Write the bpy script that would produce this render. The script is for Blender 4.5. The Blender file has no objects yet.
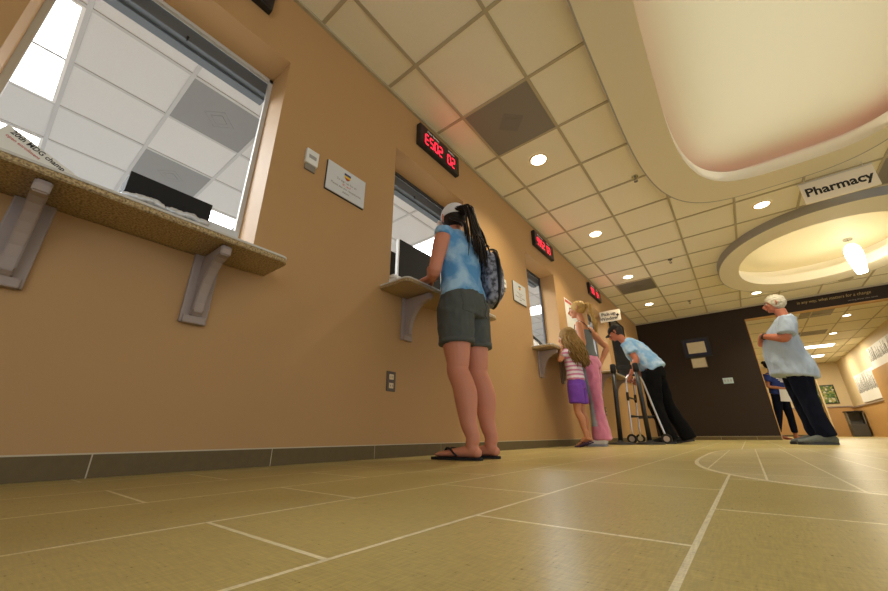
import bpy, bmesh, math, random
from mathutils import Vector, Matrix, noise
random.seed(7)
C = bpy.context.scene.collection
R = math.radians
PI = math.pi

# ------------------------------------------------------------------ camera
F_PX = 364.09
cam_d = bpy.data.cameras.new('camera'); cam = bpy.data.objects.new('camera', cam_d); C.objects.link(cam)
cam_d.sensor_fit = 'HORIZONTAL'; cam_d.sensor_width = 36.0; cam_d.lens = 36.0 * F_PX / 888.0
cam_d.clip_start = 0.02; cam_d.clip_end = 200
cam.matrix_world = (Matrix.Translation((0, 0, 0.115)) @ Matrix.Rotation(R(37.932), 4, 'Z')
                    @ Matrix.Rotation(R(90 + 21.094), 4, 'X') @ Matrix.Rotation(R(-0.394), 4, 'Z'))
bpy.context.scene.camera = cam
# ------------------------------------------------------------------ world and exposure
vs = bpy.context.scene.view_settings
vs.view_transform = 'Standard'; vs.look = 'None'; vs.gamma = 1.0; vs.use_curve_mapping = False
vs.exposure = 0.48
w = bpy.data.worlds.new('world'); bpy.context.scene.world = w; w.use_nodes = True
bg = w.node_tree.nodes['Background']; bg.inputs[0].default_value = (0.88, 0.93, 1.0, 1); bg.inputs[1].default_value = 0.75
WARM = (1.0, 0.88, 0.64)
def lamp(name, kind, loc, energy, color=WARM, rot=(0, 0, 0), **kw):
    d = bpy.data.lights.new(name, kind); d.energy = energy; d.color = color
    for k, v in kw.items(): setattr(d, k, v)
    o = bpy.data.objects.new(name, d); C.objects.link(o); o.location = loc; o.rotation_euler = rot
    return o
# lobby recessed downlights (two rows seen, and the ones of the same grid outside the frame)
DOWN = [(-1.045, 2.906), (-1.045, 4.756), (-1.05, 6.62), (-1.05, 8.45),
        (.75, 5.32), (.745, 9.05), (2.6, 5.35), (2.6, 9.05), (2.6, 1.6), (2.6, -.5)]
for x, y in DOWN:
    lamp('downlight_lamp', 'SPOT', (x, y, 2.69), 92, WARM, spot_size=R(120), spot_blend=1.0, shadow_soft_size=.07)
# daylight entering through the glazed entrance behind the camera
lamp('entrance_daylight', 'AREA', (3.2, -2.9, 1.4), 30, (.80, .88, 1.0), (R(90), 0, R(25)), shape='RECTANGLE', size=3.5, size_y=2.4)

# ------------------------------------------------------------------ constants
WX = -1.646      # face of the counter wall
ZC = 2.709       # tile ceiling
YB = 9.997       # face of the brown back wall
G = .61
GX0, GY0 = -1.342, 1.397

# ------------------------------------------------------------------ materials
def lin(h):
    h = h.lstrip('#'); v = [int(h[i:i + 2], 16) / 255 for i in (0, 2, 4)]
    return tuple(((c + .055) / 1.055) ** 2.4 if c > .04045 else c / 12.92 for c in v)
def mat(name, col, rough=.6, metal=0., spec=.5, noise_amt=0., noise_scale=20., bump=0., bump_scale=80., col2=None, emit=None, estr=0., trans=0., sheen=0.):
    m = bpy.data.materials.new(name); m.use_nodes = True
    nt = m.node_tree; b = nt.nodes['Principled BSDF']
    if isinstance(col, str): col = lin(col)
    b.inputs['Base Color'].default_value = (*col, 1); b.inputs['Roughness'].default_value = rough
    b.inputs['Metallic'].default_value = metal; b.inputs['Specular IOR Level'].default_value = spec
    if sheen: b.inputs['Sheen Weight'].default_value = sheen
    if trans: b.inputs['Transmission Weight'].default_value = trans
    tc = nt.nodes.new('ShaderNodeTexCoord')
    if noise_amt or col2:
        n = nt.nodes.new('ShaderNodeTexNoise'); n.inputs['Scale'].default_value = noise_scale; n.inputs['Detail'].default_value = 4
        nt.links.new(tc.outputs['Object'], n.inputs['Vector'])
        mx = nt.nodes.new('ShaderNodeMix'); mx.data_type = 'RGBA'
        if col2:
            if isinstance(col2, str): col2 = lin(col2)
            a, c = col, col2
            rp = nt.nodes.new('ShaderNodeValToRGB'); rp.color_ramp.elements[0].position = .40; rp.color_ramp.elements[1].position = .60
            nt.links.new(n.outputs['Fac'], rp.inputs['Fac']); nt.links.new(rp.outputs['Color'], mx.inputs['Factor'])
        else:
            a = tuple(v * (1 - noise_amt) for v in col); c = tuple(min(1, v * (1 + noise_amt)) for v in col)
            nt.links.new(n.outputs['Fac'], mx.inputs['Factor'])
        mx.inputs['A'].default_value = (*a, 1); mx.inputs['B'].default_value = (*c, 1)
        nt.links.new(mx.outputs['Result'], b.inputs['Base Color'])
    if bump:
        n2 = nt.nodes.new('ShaderNodeTexNoise'); n2.inputs['Scale'].default_value = bump_scale; n2.inputs['Detail'].default_value = 3
        nt.links.new(tc.outputs['Object'], n2.inputs['Vector'])
        bp = nt.nodes.new('ShaderNodeBump'); bp.inputs['Strength'].default_value = bump; bp.inputs['Distance'].default_value = .02
        nt.links.new(n2.outputs['Fac'], bp.inputs['Height']); nt.links.new(bp.outputs['Normal'], b.inputs['Normal'])
    if emit is not None:
        if isinstance(emit, str): emit = lin(emit)
        b.inputs['Emission Color'].default_value = (*emit, 1); b.inputs['Emission Strength'].default_value = estr
    return m
M = {}
M['wall'] = mat('tan_paint', (.47, .275, .110), .62, noise_amt=.03, noise_scale=3, bump=.05, bump_scale=250)
M['brown'] = mat('brown_paint', (.028, .0165, .0095), .6, spec=.25, noise_amt=.05, noise_scale=3)
M['cream'] = mat('cream_paint', (.72, .58, .36), .6, noise_amt=.02, noise_scale=3)
M['white_ring'] = mat('white_plaster', (.78, .72, .57), .6, noise_amt=.015, noise_scale=3)
M['white'] = mat('white_paint', (.80, .80, .80), .5)
M['ringside'] = mat('grey_trim_and_shade', (.36, .35, .33), .5)
M['office_wall'] = mat('office_wall_paint', (.70, .70, .70), .6)
M['ctile'] = mat('ceiling_tile', (.84, .79, .65), .85, noise_amt=.05, noise_scale=90, bump=.15, bump_scale=300)
M['otile'] = mat('office_ceiling_tile', (.66, .67, .68), .85, noise_amt=.05, noise_scale=90, bump=.15, bump_scale=300)
M['tbar'] = mat('ceiling_grid_paint', (.45, .39, .27), .5)
M['otbar'] = mat('office_grid_paint', (.50, .51, .52), .5)
M['vent'] = mat('vent_grey_metal', (.24, .22, .20), .5, metal=.3)
M['vent_dark'] = mat('vent_slot_metal', (.19, .175, .16), .5)
M['ovent'] = mat('office_vent_metal', (.25, .255, .26), .5)
M['shelf_paint'] = mat('bracket_mauve_paint', (.34, .27, .24), .45)
M['steel'] = mat('shutter_grey_metal', (.14, .16, .18), .4, metal=.4)
M['alu'] = mat('aluminium_tube', (.72, .72, .74), .3, metal=.9)
M['black'] = mat('black_plastic', (.012, .012, .013), .45)
M['blackmat'] = mat('black_matte', (.006, .006, .007), .8)
M['whitepl'] = mat('white_plastic', (.78, .78, .76), .4)
M['paper'] = mat('white_paper', (.80, .79, .74), .7)
M['light'] = mat('lamp_lens', (1, 1, 1), .5, emit=(1, .90, .70), estr=9)
M['panel'] = mat('fluorescent_lens', (1, 1, 1), .5, emit=(.93, .97, 1), estr=6.5)
M['panelw'] = mat('warm_fluorescent_lens', (1, 1, 1), .5, emit=(1, .93, .76), estr=5)
M['pendant'] = mat('pendant_glass', (1, 1, 1), .3, emit=(1, .95, .84), estr=4.5)
M['cove'] = mat('pink_cove_tube', (1, .5, .45), .5, emit=(1, .30, .26), estr=1.1)
M['led'] = mat('red_led', (.3, .0, .01), .5, emit=(1, .02, .05), estr=1.5)
M['ledbox'] = mat('black_sign_face', (.010, .008, .009), .35)
M['gold'] = mat('gold_lettering', (.42, .30, .12), .4, metal=.3)
M['greytext'] = mat('grey_lettering', (.25, .22, .18), .5)
M['blacktext'] = mat('black_lettering', (.01, .01, .01), .5)
M['redtext'] = mat('red_lettering', (.62, .08, .06), .5)
M['signface'] = mat('cream_sign_face', (.90, .82, .66), .4)
M['chrome'] = mat('chrome', (.5, .5, .5), .2, metal=1)
M['tan_panel'] = mat('tan_wainscot', (.52, .30, .115), .5, noise_amt=.05, noise_scale=5)

def floor_mat():
    m = bpy.data.materials.new('woven_floor_tile'); m.use_nodes = True
    nt = m.node_tree; N = nt.nodes; L = nt.links; b = N['Principled BSDF']
    tc = N.new('ShaderNodeTexCoord')
    sp = N.new('ShaderNodeSeparateXYZ'); L.new(tc.outputs['Object'], sp.inputs[0])
    def math_(op, a, bb=None, c=None):
        n = N.new('ShaderNodeMath'); n.operation = op
        for i, v in enumerate((a, bb, c)):
            if v is None: continue
            if isinstance(v, (int, float)): n.inputs[i].default_value = v
            else: L.new(v, n.inputs[i])
        return n.outputs[0]
    X, Y = sp.outputs[0], sp.outputs[1]
    # running-bond big tiles
    def brick(u, v, w_, h_, mort, c1, c2, mc):
        cb = N.new('ShaderNodeCombineXYZ'); L.new(u, cb.inputs[0]); L.new(v, cb.inputs[1])
        br = N.new('ShaderNodeTexBrick'); L.new(cb.outputs[0], br.inputs['Vector'])
        br.inputs['Scale'].default_value = 1; br.inputs['Brick Width'].default_value = w_; br.inputs['Row Height'].default_value = h_
        br.inputs['Mortar Size'].default_value = mort; br.inputs['Mortar Smooth'].default_value = .15; br.offset = .5
        br.inputs['Color1'].default_value = (*c1, 1); br.inputs['Color2'].default_value = (*c2, 1); br.inputs['Mortar'].default_value = (*mc, 1)
        return br
    # grid shifted by whole tiles so the coordinates stay positive
    u = math_('ADD', Y, 545 * .1 - .27 - .2725 + .545); v = math_('ADD', X, .075 + .287 * 100)
    A = brick(u, v, .545, .287, .0036, (.50, .405, .155), (.465, .378, .145), (.80, .73, .50))
    u2 = math_('ADD', Y, 31 - .0); v2 = math_('ADD', X, -.01 + .155 * 100)
    B = brick(u2, v2, .31, .155, .003, (.57, .485, .26), (.53, .45, .24), (.84, .77, .56))
    B.offset = 0
    # super-ellipse inlay under the cove
    dx = math_('DIVIDE', math_('ABSOLUTE', math_('SUBTRACT', X, 1.0)), 1.23)
    dy = math_('DIVIDE', math_('ABSOLUTE', math_('SUBTRACT', Y, 2.75)), 1.72)
    r = math_('POWER', math_('ADD', math_('POWER', dx, 3.2), math_('POWER', dy, 3.2)), 1 / 3.2)
    ins = math_('LESS_THAN', r, 1.0)
    band = math_('MULTIPLY', math_('LESS_THAN', r, 1.006), math_('GREATER_THAN', r, .994))
    mx = N.new('ShaderNodeMix'); mx.data_type = 'RGBA'; L.new(ins, mx.inputs['Factor']); L.new(A.outputs['Color'], mx.inputs['A']); L.new(B.outputs['Color'], mx.inputs['B'])
    mb = N.new('ShaderNodeMix'); mb.data_type = 'RGBA'; L.new(band, mb.inputs['Factor']); L.new(mx.outputs['Result'], mb.inputs['A']); mb.inputs['B'].default_value = (.80, .72, .50, 1)
    # woven grain
    wv = []
    for ax, sc in (('x', (330, 40, 1)), ('y', (40, 330, 1))):
        mp = N.new('ShaderNodeMapping'); mp.inputs['Scale'].default_value = sc; L.new(tc.outputs['Object'], mp.inputs['Vector'])
        n = N.new('ShaderNodeTexNoise'); n.inputs['Scale'].default_value = 1; n.inputs['Detail'].default_value = 2; L.new(mp.outputs[0], n.inputs['Vector']); wv.append(n.outputs['Fac'])
    g = math_('MULTIPLY', math_('ADD', wv[0], wv[1]), .5)
    big = N.new('ShaderNodeTexNoise'); big.inputs['Scale'].default_value = 2.2; L.new(tc.outputs['Object'], big.inputs['Vector'])
    k = math_('ADD', math_('MULTIPLY', math_('MAXIMUM', g, .36), 1.25), math_('MULTIPLY_ADD', big.outputs['Fac'], .3, .22))
    hv = N.new('ShaderNodeHueSaturation'); L.new(mb.outputs['Result'], hv.inputs['Color']); L.new(k, hv.inputs['Value'])
    L.new(hv.outputs['Color'], b.inputs['Base Color'])
    L.new(math_('MULTIPLY_ADD', g, .22, .20), b.inputs['Roughness'])
    b.inputs['Specular IOR Level'].default_value = .42
    bp = N.new('ShaderNodeBump'); bp.inputs['Strength'].default_value = .12; bp.inputs['Distance'].default_value = .003
    L.new(g, bp.inputs['Height']); L.new(bp.outputs['Normal'], b.inputs['Normal'])
    return m
M['floor'] = floor_mat()
def granite():
    m = bpy.data.materials.new('speckled_granite'); m.use_nodes = True
    nt = m.node_tree; N = nt.nodes; L = nt.links; b = N['Principled BSDF']
    tc = N.new('ShaderNodeTexCoord')
    n = N.new('ShaderNodeTexNoise'); n.inputs['Scale'].default_value = 150; n.inputs['Detail'].default_value = 3; L.new(tc.outputs['Object'], n.inputs['Vector'])
    cr = N.new('ShaderNodeValToRGB'); e = cr.color_ramp.elements
    e[0].position = .33; e[0].color = (.15, .095, .045, 1); e[1].position = .68; e[1].color = (.56, .45, .27, 1)
    x = e.new(.45); x.color = (.33, .23, .11, 1); x = e.new(.56); x.color = (.46, .34, .17, 1)
    L.new(n.outputs['Fac'], cr.inputs['Fac']); L.new(cr.outputs['Color'], b.inputs['Base Color']); b.inputs['Roughness'].default_value = .3
    return m
M['granite'] = granite()
M['base_tile'] = mat('skirting_tile', (.135, .098, .042), .55, spec=.25, noise_amt=.16, noise_scale=45)
M['grout'] = mat('pale_grout', (.55, .47, .34), .7)

# ------------------------------------------------------------------ object helpers
def tagp(o, label=None, cat=None, group=None, kind=None):
    if label: o['label'] = label
    if cat: o['category'] = cat
    if group: o['group'] = group
    if kind: o['kind'] = kind
    return o
def obj(name, bm, m, parent=None, smooth=False, label=None):
    me = bpy.data.meshes.new(name)
    if isinstance(bm, bpy.types.Mesh): me = bm
    else:
        bmesh.ops.recalc_face_normals(bm, faces=bm.faces[:]); bm.to_mesh(me); bm.free()
    if smooth:
        for p in me.polygons: p.use_smooth = True
    me.materials.clear()
    for q in (m if isinstance(m, (list, tuple)) else [m]): me.materials.append(M[q] if isinstance(q, str) else q)
    o = bpy.data.objects.new(name, me); C.objects.link(o)
    if parent:
        o.parent = parent
    if label: o['label'] = label
    return o
def thing(name, label, cat, loc=(0, 0, 0), rz=0, group=None):
    o = bpy.data.objects.new(name, None); C.objects.link(o); o.location = loc; o.rotation_euler = (0, 0, rz)
    o.empty_display_size = .1
    return tagp(o, label, cat, group)
def struct(name, bm, m, parent=None, smooth=False):
    o = obj(name, bm, m, parent, smooth)
    if not parent: o['kind'] = 'structure'
    return o
def recenter(o):
    """move a top-level mesh object's origin to the middle of its base"""
    vs_ = [v.co for v in o.data.vertices]
    c = Vector(((min(v.x for v in vs_) + max(v.x for v in vs_)) / 2, (min(v.y for v in vs_) + max(v.y for v in vs_)) / 2, min(v.z for v in vs_)))
    o.data.transform(Matrix.Translation(-c)); o.location = c
    return o
def box(bm, x0, x1, y0, y1, z0, z1, mt=None):
    r = bmesh.ops.create_cube(bm, size=1)
    mm = Matrix.Translation(((x0 + x1) / 2, (y0 + y1) / 2, (z0 + z1) / 2)) @ Matrix.Diagonal((abs(x1 - x0), abs(y1 - y0), abs(z1 - z0), 1))
    if mt is not None: mm = mt @ mm
    bmesh.ops.transform(bm, matrix=mm, verts=r['verts'])
    return r['verts']
def rbox(bm, x0, x1, y0, y1, z0, z1, bev=.004, seg=2, mt=None):
    vs_ = box(bm, x0, x1, y0, y1, z0, z1, mt)
    es = set()
    for v in vs_:
        for e in v.link_edges: es.add(e)
    bmesh.ops.bevel(bm, geom=list(es), offset=bev, segments=seg, affect='EDGES', profile=.6)
def BM(): return bmesh.new()
def prism(bm, poly, h0, h1, fn):
    """poly of (a,b) extruded between h0 and h1; fn(a,b,h)->Vector"""
    lo = [bm.verts.new(fn(a, b, h0)) for a, b in poly]; hi = [bm.verts.new(fn(a, b, h1)) for a, b in poly]
    n = len(poly)
    bm.faces.new(lo); bm.faces.new(hi[::-1])
    for i in range(n): bm.faces.new((lo[i], lo[(i + 1) % n], hi[(i + 1) % n], hi[i]))
def catmull(pts, n):
    out = []
    P = [pts[0] * 2 - pts[1]] + list(pts) + [pts[-1] * 2 - pts[-2]]
    for i in range(1, len(P) - 2):
        for k in range(n):
            t = k / n
            a, b, c, d = P[i - 1], P[i], P[i + 1], P[i + 2]
            out.append(.5 * ((2 * b) + (c - a) * t + (2 * a - 5 * b + 4 * c - d) * t * t + (3 * b - a - 3 * c + d) * t ** 3))
    out.append(P[-2]); return out
def loft(bm, pts, rad, side=(1, 0, 0), n=4, seg=16, ex=2.0, cap=True):
    """closed tapered tube through pts; rad = float or (half width along side, half depth)"""
    P = catmull([Vector(p) for p in pts], n)
    rr = catmull([Vector((r if isinstance(r, tuple) else (r, r)) + (0,)) for r in rad], n)
    side = Vector(side); rings = []
    fr = []
    for i, p in enumerate(P):
        t = (P[min(i + 1, len(P) - 1)] - P[max(i - 1, 0)])
        if t.length < 1e-9: t = Vector((0, 0, 1))
        t.normalize(); s = side - t * side.dot(t)
        if s.length < .05: s = t.orthogonal()
        s.normalize(); fr.append((p, t, s, t.cross(s)))
    L = [(fr[i], max(rr[i].x, .0004), max(rr[i].y, .0004)) for i in range(len(P))]
    if cap:
        (p, t, s, q), a, b = L[0]; ck = .16 if min(a, b) > .055 else 1
        pre = [((p - t * min(a, b) * k * ck, t, s, q), a * c, b * c) for k, c in ((.55, .35), (.42, .65), (.22, .88))]
        (p, t, s, q), a, b = L[-1]; ck = .16 if min(a, b) > .055 else 1
        post = [((p + t * min(a, b) * k * ck, t, s, q), a * c, b * c) for k, c in ((.22, .88), (.42, .65), (.55, .35))]
        L = pre + L + post
    for (p, t, s, q), a, b in L:
        ring = []
        for k in range(seg):
            th = 2 * PI * k / seg; c, sn = math.cos(th), math.sin(th)
            c2 = math.copysign(abs(c) ** (2 / ex), c); s2 = math.copysign(abs(sn) ** (2 / ex), sn)
            ring.append(bm.verts.new(p + s * a * c2 + q * b * s2))
        rings.append(ring)
    for r0, r1 in zip(rings, rings[1:]):
        for k in range(seg): bm.faces.new((r0[k], r0[(k + 1) % seg], r1[(k + 1) % seg], r1[k]))
    bm.faces.new(rings[0][::-1]); bm.faces.new(rings[-1])
def ball(bm, c, r, mt=None, u=16, v=12):
    if isinstance(r, (int, float)): r = (r, r, r)
    mm = Matrix.Translation(c) @ (mt or Matrix()) @ Matrix.Diagonal((*r, 1))
    bmesh.ops.create_uvsphere(bm, u_segments=u, v_segments=v, radius=1, matrix=mm)
def cyl(bm, c, r, h, axis='Z', seg=24, r2=None):
    mm = Matrix.Translation(c)
    if axis == 'X': mm = mm @ Matrix.Rotation(PI / 2, 4, 'Y')
    if axis == 'Y': mm = mm @ Matrix.Rotation(PI / 2, 4, 'X')
    bmesh.ops.create_cone(bm, cap_ends=True, segments=seg, radius1=r, radius2=r if r2 is None else r2, depth=h, matrix=mm)
def fuse(bm, voxel=.006, it=3, fac=.5):
    me = bpy.data.meshes.new('t'); bmesh.ops.recalc_face_normals(bm, faces=bm.faces[:]); bm.to_mesh(me); bm.free()
    o = bpy.data.objects.new('t', me); C.objects.link(o)
    r = o.modifiers.new('r', 'REMESH'); r.mode = 'VOXEL'; r.voxel_size = voxel; r.use_smooth_shade = True
    if it:
        s = o.modifiers.new('s', 'SMOOTH'); s.iterations = it; s.factor = fac
    dg = bpy.context.evaluated_depsgraph_get(); dg.update()
    out = bpy.data.meshes.new_from_object(o.evaluated_get(dg), depsgraph=dg)
    bpy.data.objects.remove(o); bpy.data.meshes.remove(me)
    for p in out.polygons: p.use_smooth = True
    return out
def wrinkle(me, amp, freq, seed=0, stretch=(1, 1, .5)):
    nrm = [v.normal.copy() for v in me.vertices]
    for v, n in zip(me.vertices, nrm):
        c = Vector((v.co.x * stretch[0], v.co.y * stretch[1], v.co.z * stretch[2])) * freq + Vector((seed * 7.3, 0, 0))
        d = 1 - abs(noise.noise(c)) * 2.2
        v.co += n * amp * (d * .7 + noise.noise(c * 2.3) * .6)
    return me
def text(name, body, size, m, origin, xdir, ydir, parent=None, bold=0., align='CENTER', depth=.0015, sx=1., shear=0.):
    cu = bpy.data.curves.new('t', 'FONT'); cu.body = body; cu.size = size; cu.align_x = align; cu.align_y = 'CENTER'
    cu.extrude = depth; cu.offset = bold; cu.shear = shear; cu.resolution_u = 3
    o = bpy.data.objects.new('t', cu); C.objects.link(o)
    dg = bpy.context.evaluated_depsgraph_get(); dg.update()
    me = bpy.data.meshes.new_from_object(o.evaluated_get(dg), depsgraph=dg)
    bpy.data.objects.remove(o)
    xd = Vector(xdir).normalized(); yd = Vector(ydir).normalized(); zd = xd.cross(yd)
    mm = Matrix((xd, yd, zd)).transposed().to_4x4(); mm.translation = Vector(origin)
    me.transform(mm @ Matrix.Diagonal((sx, 1, 1, 1)))
    return obj(name, me, m, parent)
YP, ZP, XP = (0, 1, 0), (0, 0, 1), (1, 0, 0)

# ================================================================== SETTING
# floor
bm = BM(); box(bm, WX - .2, 7, -4, 24, -.06, 0); struct('floor', bm, 'floor')
bm = BM(); box(bm, -8, WX - .2, -4, 10.2, -.06, 0); struct('floor', bm, mat('office_floor', (.35, .33, .30), .6))

# counter wall with four service openings
OPEN = [(-.245, .645, .853, 2.19), (1.525, 2.42, 1.02, 2.20), (3.715, 4.59, 1.02, 2.20), (5.93, 6.97, 1.02, 2.20)]
TH = .2
bm = BM(); y = -4.0
for a, b_, zs, zh in OPEN:
    box(bm, WX - TH, WX, y, a, 0, ZC + .3); box(bm, WX - TH, WX, a, b_, 0, zs - .03); box(bm, WX - TH, WX, a, b_, zh, ZC + .3); y = b_
box(bm, WX - TH, WX, y, YB + .15, 0, ZC + .3)
struct('wall_left', bm, 'wall')
# back wall: brown wall, then the beam over the wide opening
bm = BM(); box(bm, WX, .482, YB, YB + .16, 0, ZC + .2); box(bm, .482, 7, YB, YB + .16, 2.435, ZC + .2); struct('wall_back', bm, 'brown')
bm = BM(); box(bm, .482, .494, YB - .004, YB + .164, .0, 2.435); box(bm, .482, 7, YB - .004, YB + .164, 2.423, 2.435); struct('trim_1', bm, 'tan_panel')
bm = BM(); box(bm, -8, WX - TH, 10.0, 10.2, 0, ZC); struct('wall_office_far', bm, 'office_wall')
bm = BM(); box(bm, -8.1, -8, -4, 10.2, 0, ZC); struct('wall_office_side', bm, 'office_wall')
bm = BM(); box(bm, -8, WX - TH, -4.1, -4, 0, ZC); struct('wall_office_near', bm, 'office_wall')
bm = BM(); box(bm, WX - TH, 1.6, -4.1, -4, 0, ZC); struct('wall_front', bm, 'cream')
# hall beyond the opening
bm = BM(); box(bm, -2.2, 3.5, 20.6, 20.75, 0, ZC); struct('wall_hall_far', bm, 'cream')
bm = BM(); box(bm, 3.3, 3.45, YB + .16, 20.6, 0, ZC); struct('wall_hall_right', bm, 'cream')
bm = BM(); box(bm, -2.2, -2.05, YB + .16, 20.6, 0, ZC); struct('wall_hall_left', bm, 'cream')
bm = BM(); box(bm, -2.05, 3.3, 20.57, 20.6, 0, 1.05); box(bm, 3.27, 3.3, YB + .16, 20.57, 0, 1.0); struct('trim_2', bm, 'tan_panel')
bm = BM(); box(bm, -2.05, 3.27, 20.54, 20.57, 1.03, 1.07); box(bm, 3.24, 3.27, YB + .16, 20.57, .98, 1.02); struct('trim_3', bm, 'shelf_paint')
bm = BM(); box(bm, 3.20, 3.2995, YB + .5, 16.0, 0, 1.80); struct('trim_11', bm, 'tan_panel')
bm = BM(); box(bm, 2.5, 2.54, 20.2, 20.57, .0, ZC); struct('trim_4', bm, 'cream')

# skirting: tiles with pale grout joints
def skirting(name, horizontal, a, b_, face, seams):
    bm = BM(); pts = [a] + [s for s in seams if a < s < b_] + [b_]
    for p, q in zip(pts, pts[1:]):
        if horizontal: box(bm, p + .002, q - .002, face - .012, face, 0, .068)
        else: box(bm, face, face + .012, p + .002, q - .002, 0, .068)
    o = struct(name, bm, 'base_tile')
    bm = BM()
    if horizontal: box(bm, a, b_, face - .0105, face, 0, .0725)
    else: box(bm, face, face + .0105, a, b_, 0, .0725)
    obj('grout', bm, 'grout', o)
skirting('baseboard_left', False, -4, YB - .012, WX, [.30 + .585 * k for k in range(-8, 18)])
skirting('baseboard_back', True, WX + .012, .482, YB, [-1.646 + .585 * k for k in range(1, 4)])
skirting('baseboard_hall', True, -2.0, 2.4, 20.57, [])

# ---- ceiling: tiles with T-bars, cut where the raised coves are
def sup(cx, cy, a, b_, n, k=96):
    out = []
    for i in range(k):
        t = 2 * PI * i / k; c, s = math.cos(t), math.sin(t)
        out.append((cx + a * math.copysign(abs(c) ** (2 / n), c), cy + b_ * math.copysign(abs(s) ** (2 / n), s)))
    return out
CL_O = (.85, 2.40, 1.14, 2.47, 3.4); CL_I = (.985, 2.40, .945, 2.15, 3.4)
CI_O = (1.44, 7.28, 1.24, 1.62, 2.15); CI_I = (1.42, 7.27, .95, 1.20, 2.15)
def inside(x, y, S, k=1.0):
    cx, cy, a, b_, n = S
    return (abs(x - cx) / (a * k)) ** n + (abs(y - cy) / (b_ * k)) ** n < 1
def hole(x, y): return inside(x, y, CL_O, .93) or inside(x, y, CI_O, .90)
bm = BM(); st = .0508
nx = int((7 - WX) / st); ny = int((YB + 4) / st)
for i in range(nx):
    run = None
    for j in range(ny + 1):
        x = WX + (i + .5) * st; yy = -4 + (j + .5) * st
        open_ = j == ny or hole(x, yy)
        if not open_ and run is None: run = j
        if open_ and run is not None:
            y0, y1 = -4 + run * st, min(YB, -4 + j * st)
            v = [bm.verts.new(p) for p in ((WX + i * st, y0, ZC), (WX + i * st + st, y0, ZC), (WX + i * st + st, y1, ZC), (WX + i * st, y1, ZC))]
            bm.faces.new(v); run = None
bmesh.ops.remove_doubles(bm, verts=bm.verts[:], dist=1e-4)
struct('ceiling', bm, 'ctile')
bm = BM(); box(bm, -2.05, 3.3, YB + .16, 20.6, ZC, ZC + .05); struct('ceiling', bm, 'ctile')
bm = BM(); box(bm, -8, WX - TH, -4, 10, ZC, ZC + .05); struct('ceiling', bm, 'otile')
def tbars(name, xs, ys, x0, x1, y0, y1, m, hole_fn=None, wd=.024, dz=.007):
    bm = BM()
    def seg(fixed, lo, hi, vert):
        s = .05; n = int((hi - lo) / s) + 1; run = None
        for k in range(n + 1):
            p = lo + (k + .5) * s
            h = k == n or (hole_fn and hole_fn(*((fixed, p) if vert else (p, fixed))))
            if not h and run is None: run = lo + k * s
            if h and run is not None:
                e = min(hi, lo + k * s)
                if vert: box(bm, fixed - wd / 2, fixed + wd / 2, run, e, ZC - dz, ZC + .001)
                else: box(bm, run, e, fixed - wd / 2, fixed + wd / 2, ZC - dz - .0006, ZC + .001)
                run = None
    for x in xs: seg(x, y0, y1, True)
    for yy in ys: seg(yy, x0, x1, False)
    return struct(name, bm, m)
tbars('trim_5', [GX0 + G * k for k in range(0, 14)], [GY0 + G * k for k in range(-8, 15)], WX, 7, -4, YB, 'tbar',
      lambda x, y: inside(x, y, CL_O, .97) or inside(x, y, CI_O, .95))
bm = BM(); box(bm, WX, WX + .022, -4, YB, ZC - .02, ZC); box(bm, WX + .022, 7, YB - .022, YB, ZC - .02, ZC); struct('trim_6', bm, 'tbar')
tbars('trim_7', [-1.9 + G * k for k in range(0, 9)], [10.6 + 1.22 * k for k in range(0, 9)], -2.05, 3.3, YB + .16, 20.6, 'tbar')
OG = .592; OX = [-2.135 - OG * k for k in range(0, 10)]; OY = [-.2 + .6 * k for k in range(-6, 17)]
tbars('trim_8', OX, OY, -8, WX - TH, -4, 10, 'otbar', wd=.028)

def ring_cove(S_o, S_i, zb, z_side, z_in, ledge, z_top, names, mring, mdome):
    K = 128
    O = sup(*S_o, K); I = sup(*S_i, K)
    cx, cy = S_i[0], S_i[1]
    L2 = sup(cx, cy, S_i[2] + ledge, S_i[3] + ledge, S_i[4], K)
    bm = BM()
    def rg(P, z): return [bm.verts.new((x, y, z)) for x, y in P]
    def strip(a, b_):
        for k in range(K): bm.faces.new((a[k], a[(k + 1) % K], b_[(k + 1) % K], b_[k]))
    oo = rg(O, z_side); ob = rg(O, zb); ib = rg(I, zb); it = rg(I, z_in); lt = rg(sup(cx, cy, S_i[2] + .02, S_i[3] + .02, S_i[4], K), z_in); lb = rg(sup(cx, cy, S_i[2] + .02, S_i[3] + .02, S_i[4], K), zb + .03); ll = rg(L2, zb + .03)
    strip(ob, ib); strip(ib, it); strip(it, lt); strip(lt, lb); strip(lb, ll)
    wt = rg(L2, z_top); strip(ll, wt)
    ring = struct(names[0], bm, mring)
    for p in ring.data.polygons: p.use_smooth = False
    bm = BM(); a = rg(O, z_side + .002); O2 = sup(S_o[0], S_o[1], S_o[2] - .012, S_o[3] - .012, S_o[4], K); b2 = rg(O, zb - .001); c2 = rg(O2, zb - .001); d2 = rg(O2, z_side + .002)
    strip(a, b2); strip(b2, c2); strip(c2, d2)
    struct(names[1], bm, 'ringside')  # grey trim; on the oval ring the grey paints its shaded outer side
    bm = BM(); v = rg(L2, z_top); 
    # gently domed top
    cur = v
    for s, dz in ((.8, .02), (.5, .035), (.2, .042)):
        nx_ = [bm.verts.new((cx + (x - cx) * s, cy + (y - cy) * s, z_top + dz)) for x, y in L2]; strip(cur, nx_); cur = nx_
    bm.faces.new(cur)
    d = struct(names[2], bm, mdome, smooth=True)
    return L2
ring_cove(CL_O, CL_I, 2.665, ZC, 2.79, .20, 2.93, ('ceiling', 'trim_9', 'ceiling'), 'white_ring', mat('cove_dome_plaster', (.68, .65, .50), .6))
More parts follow.
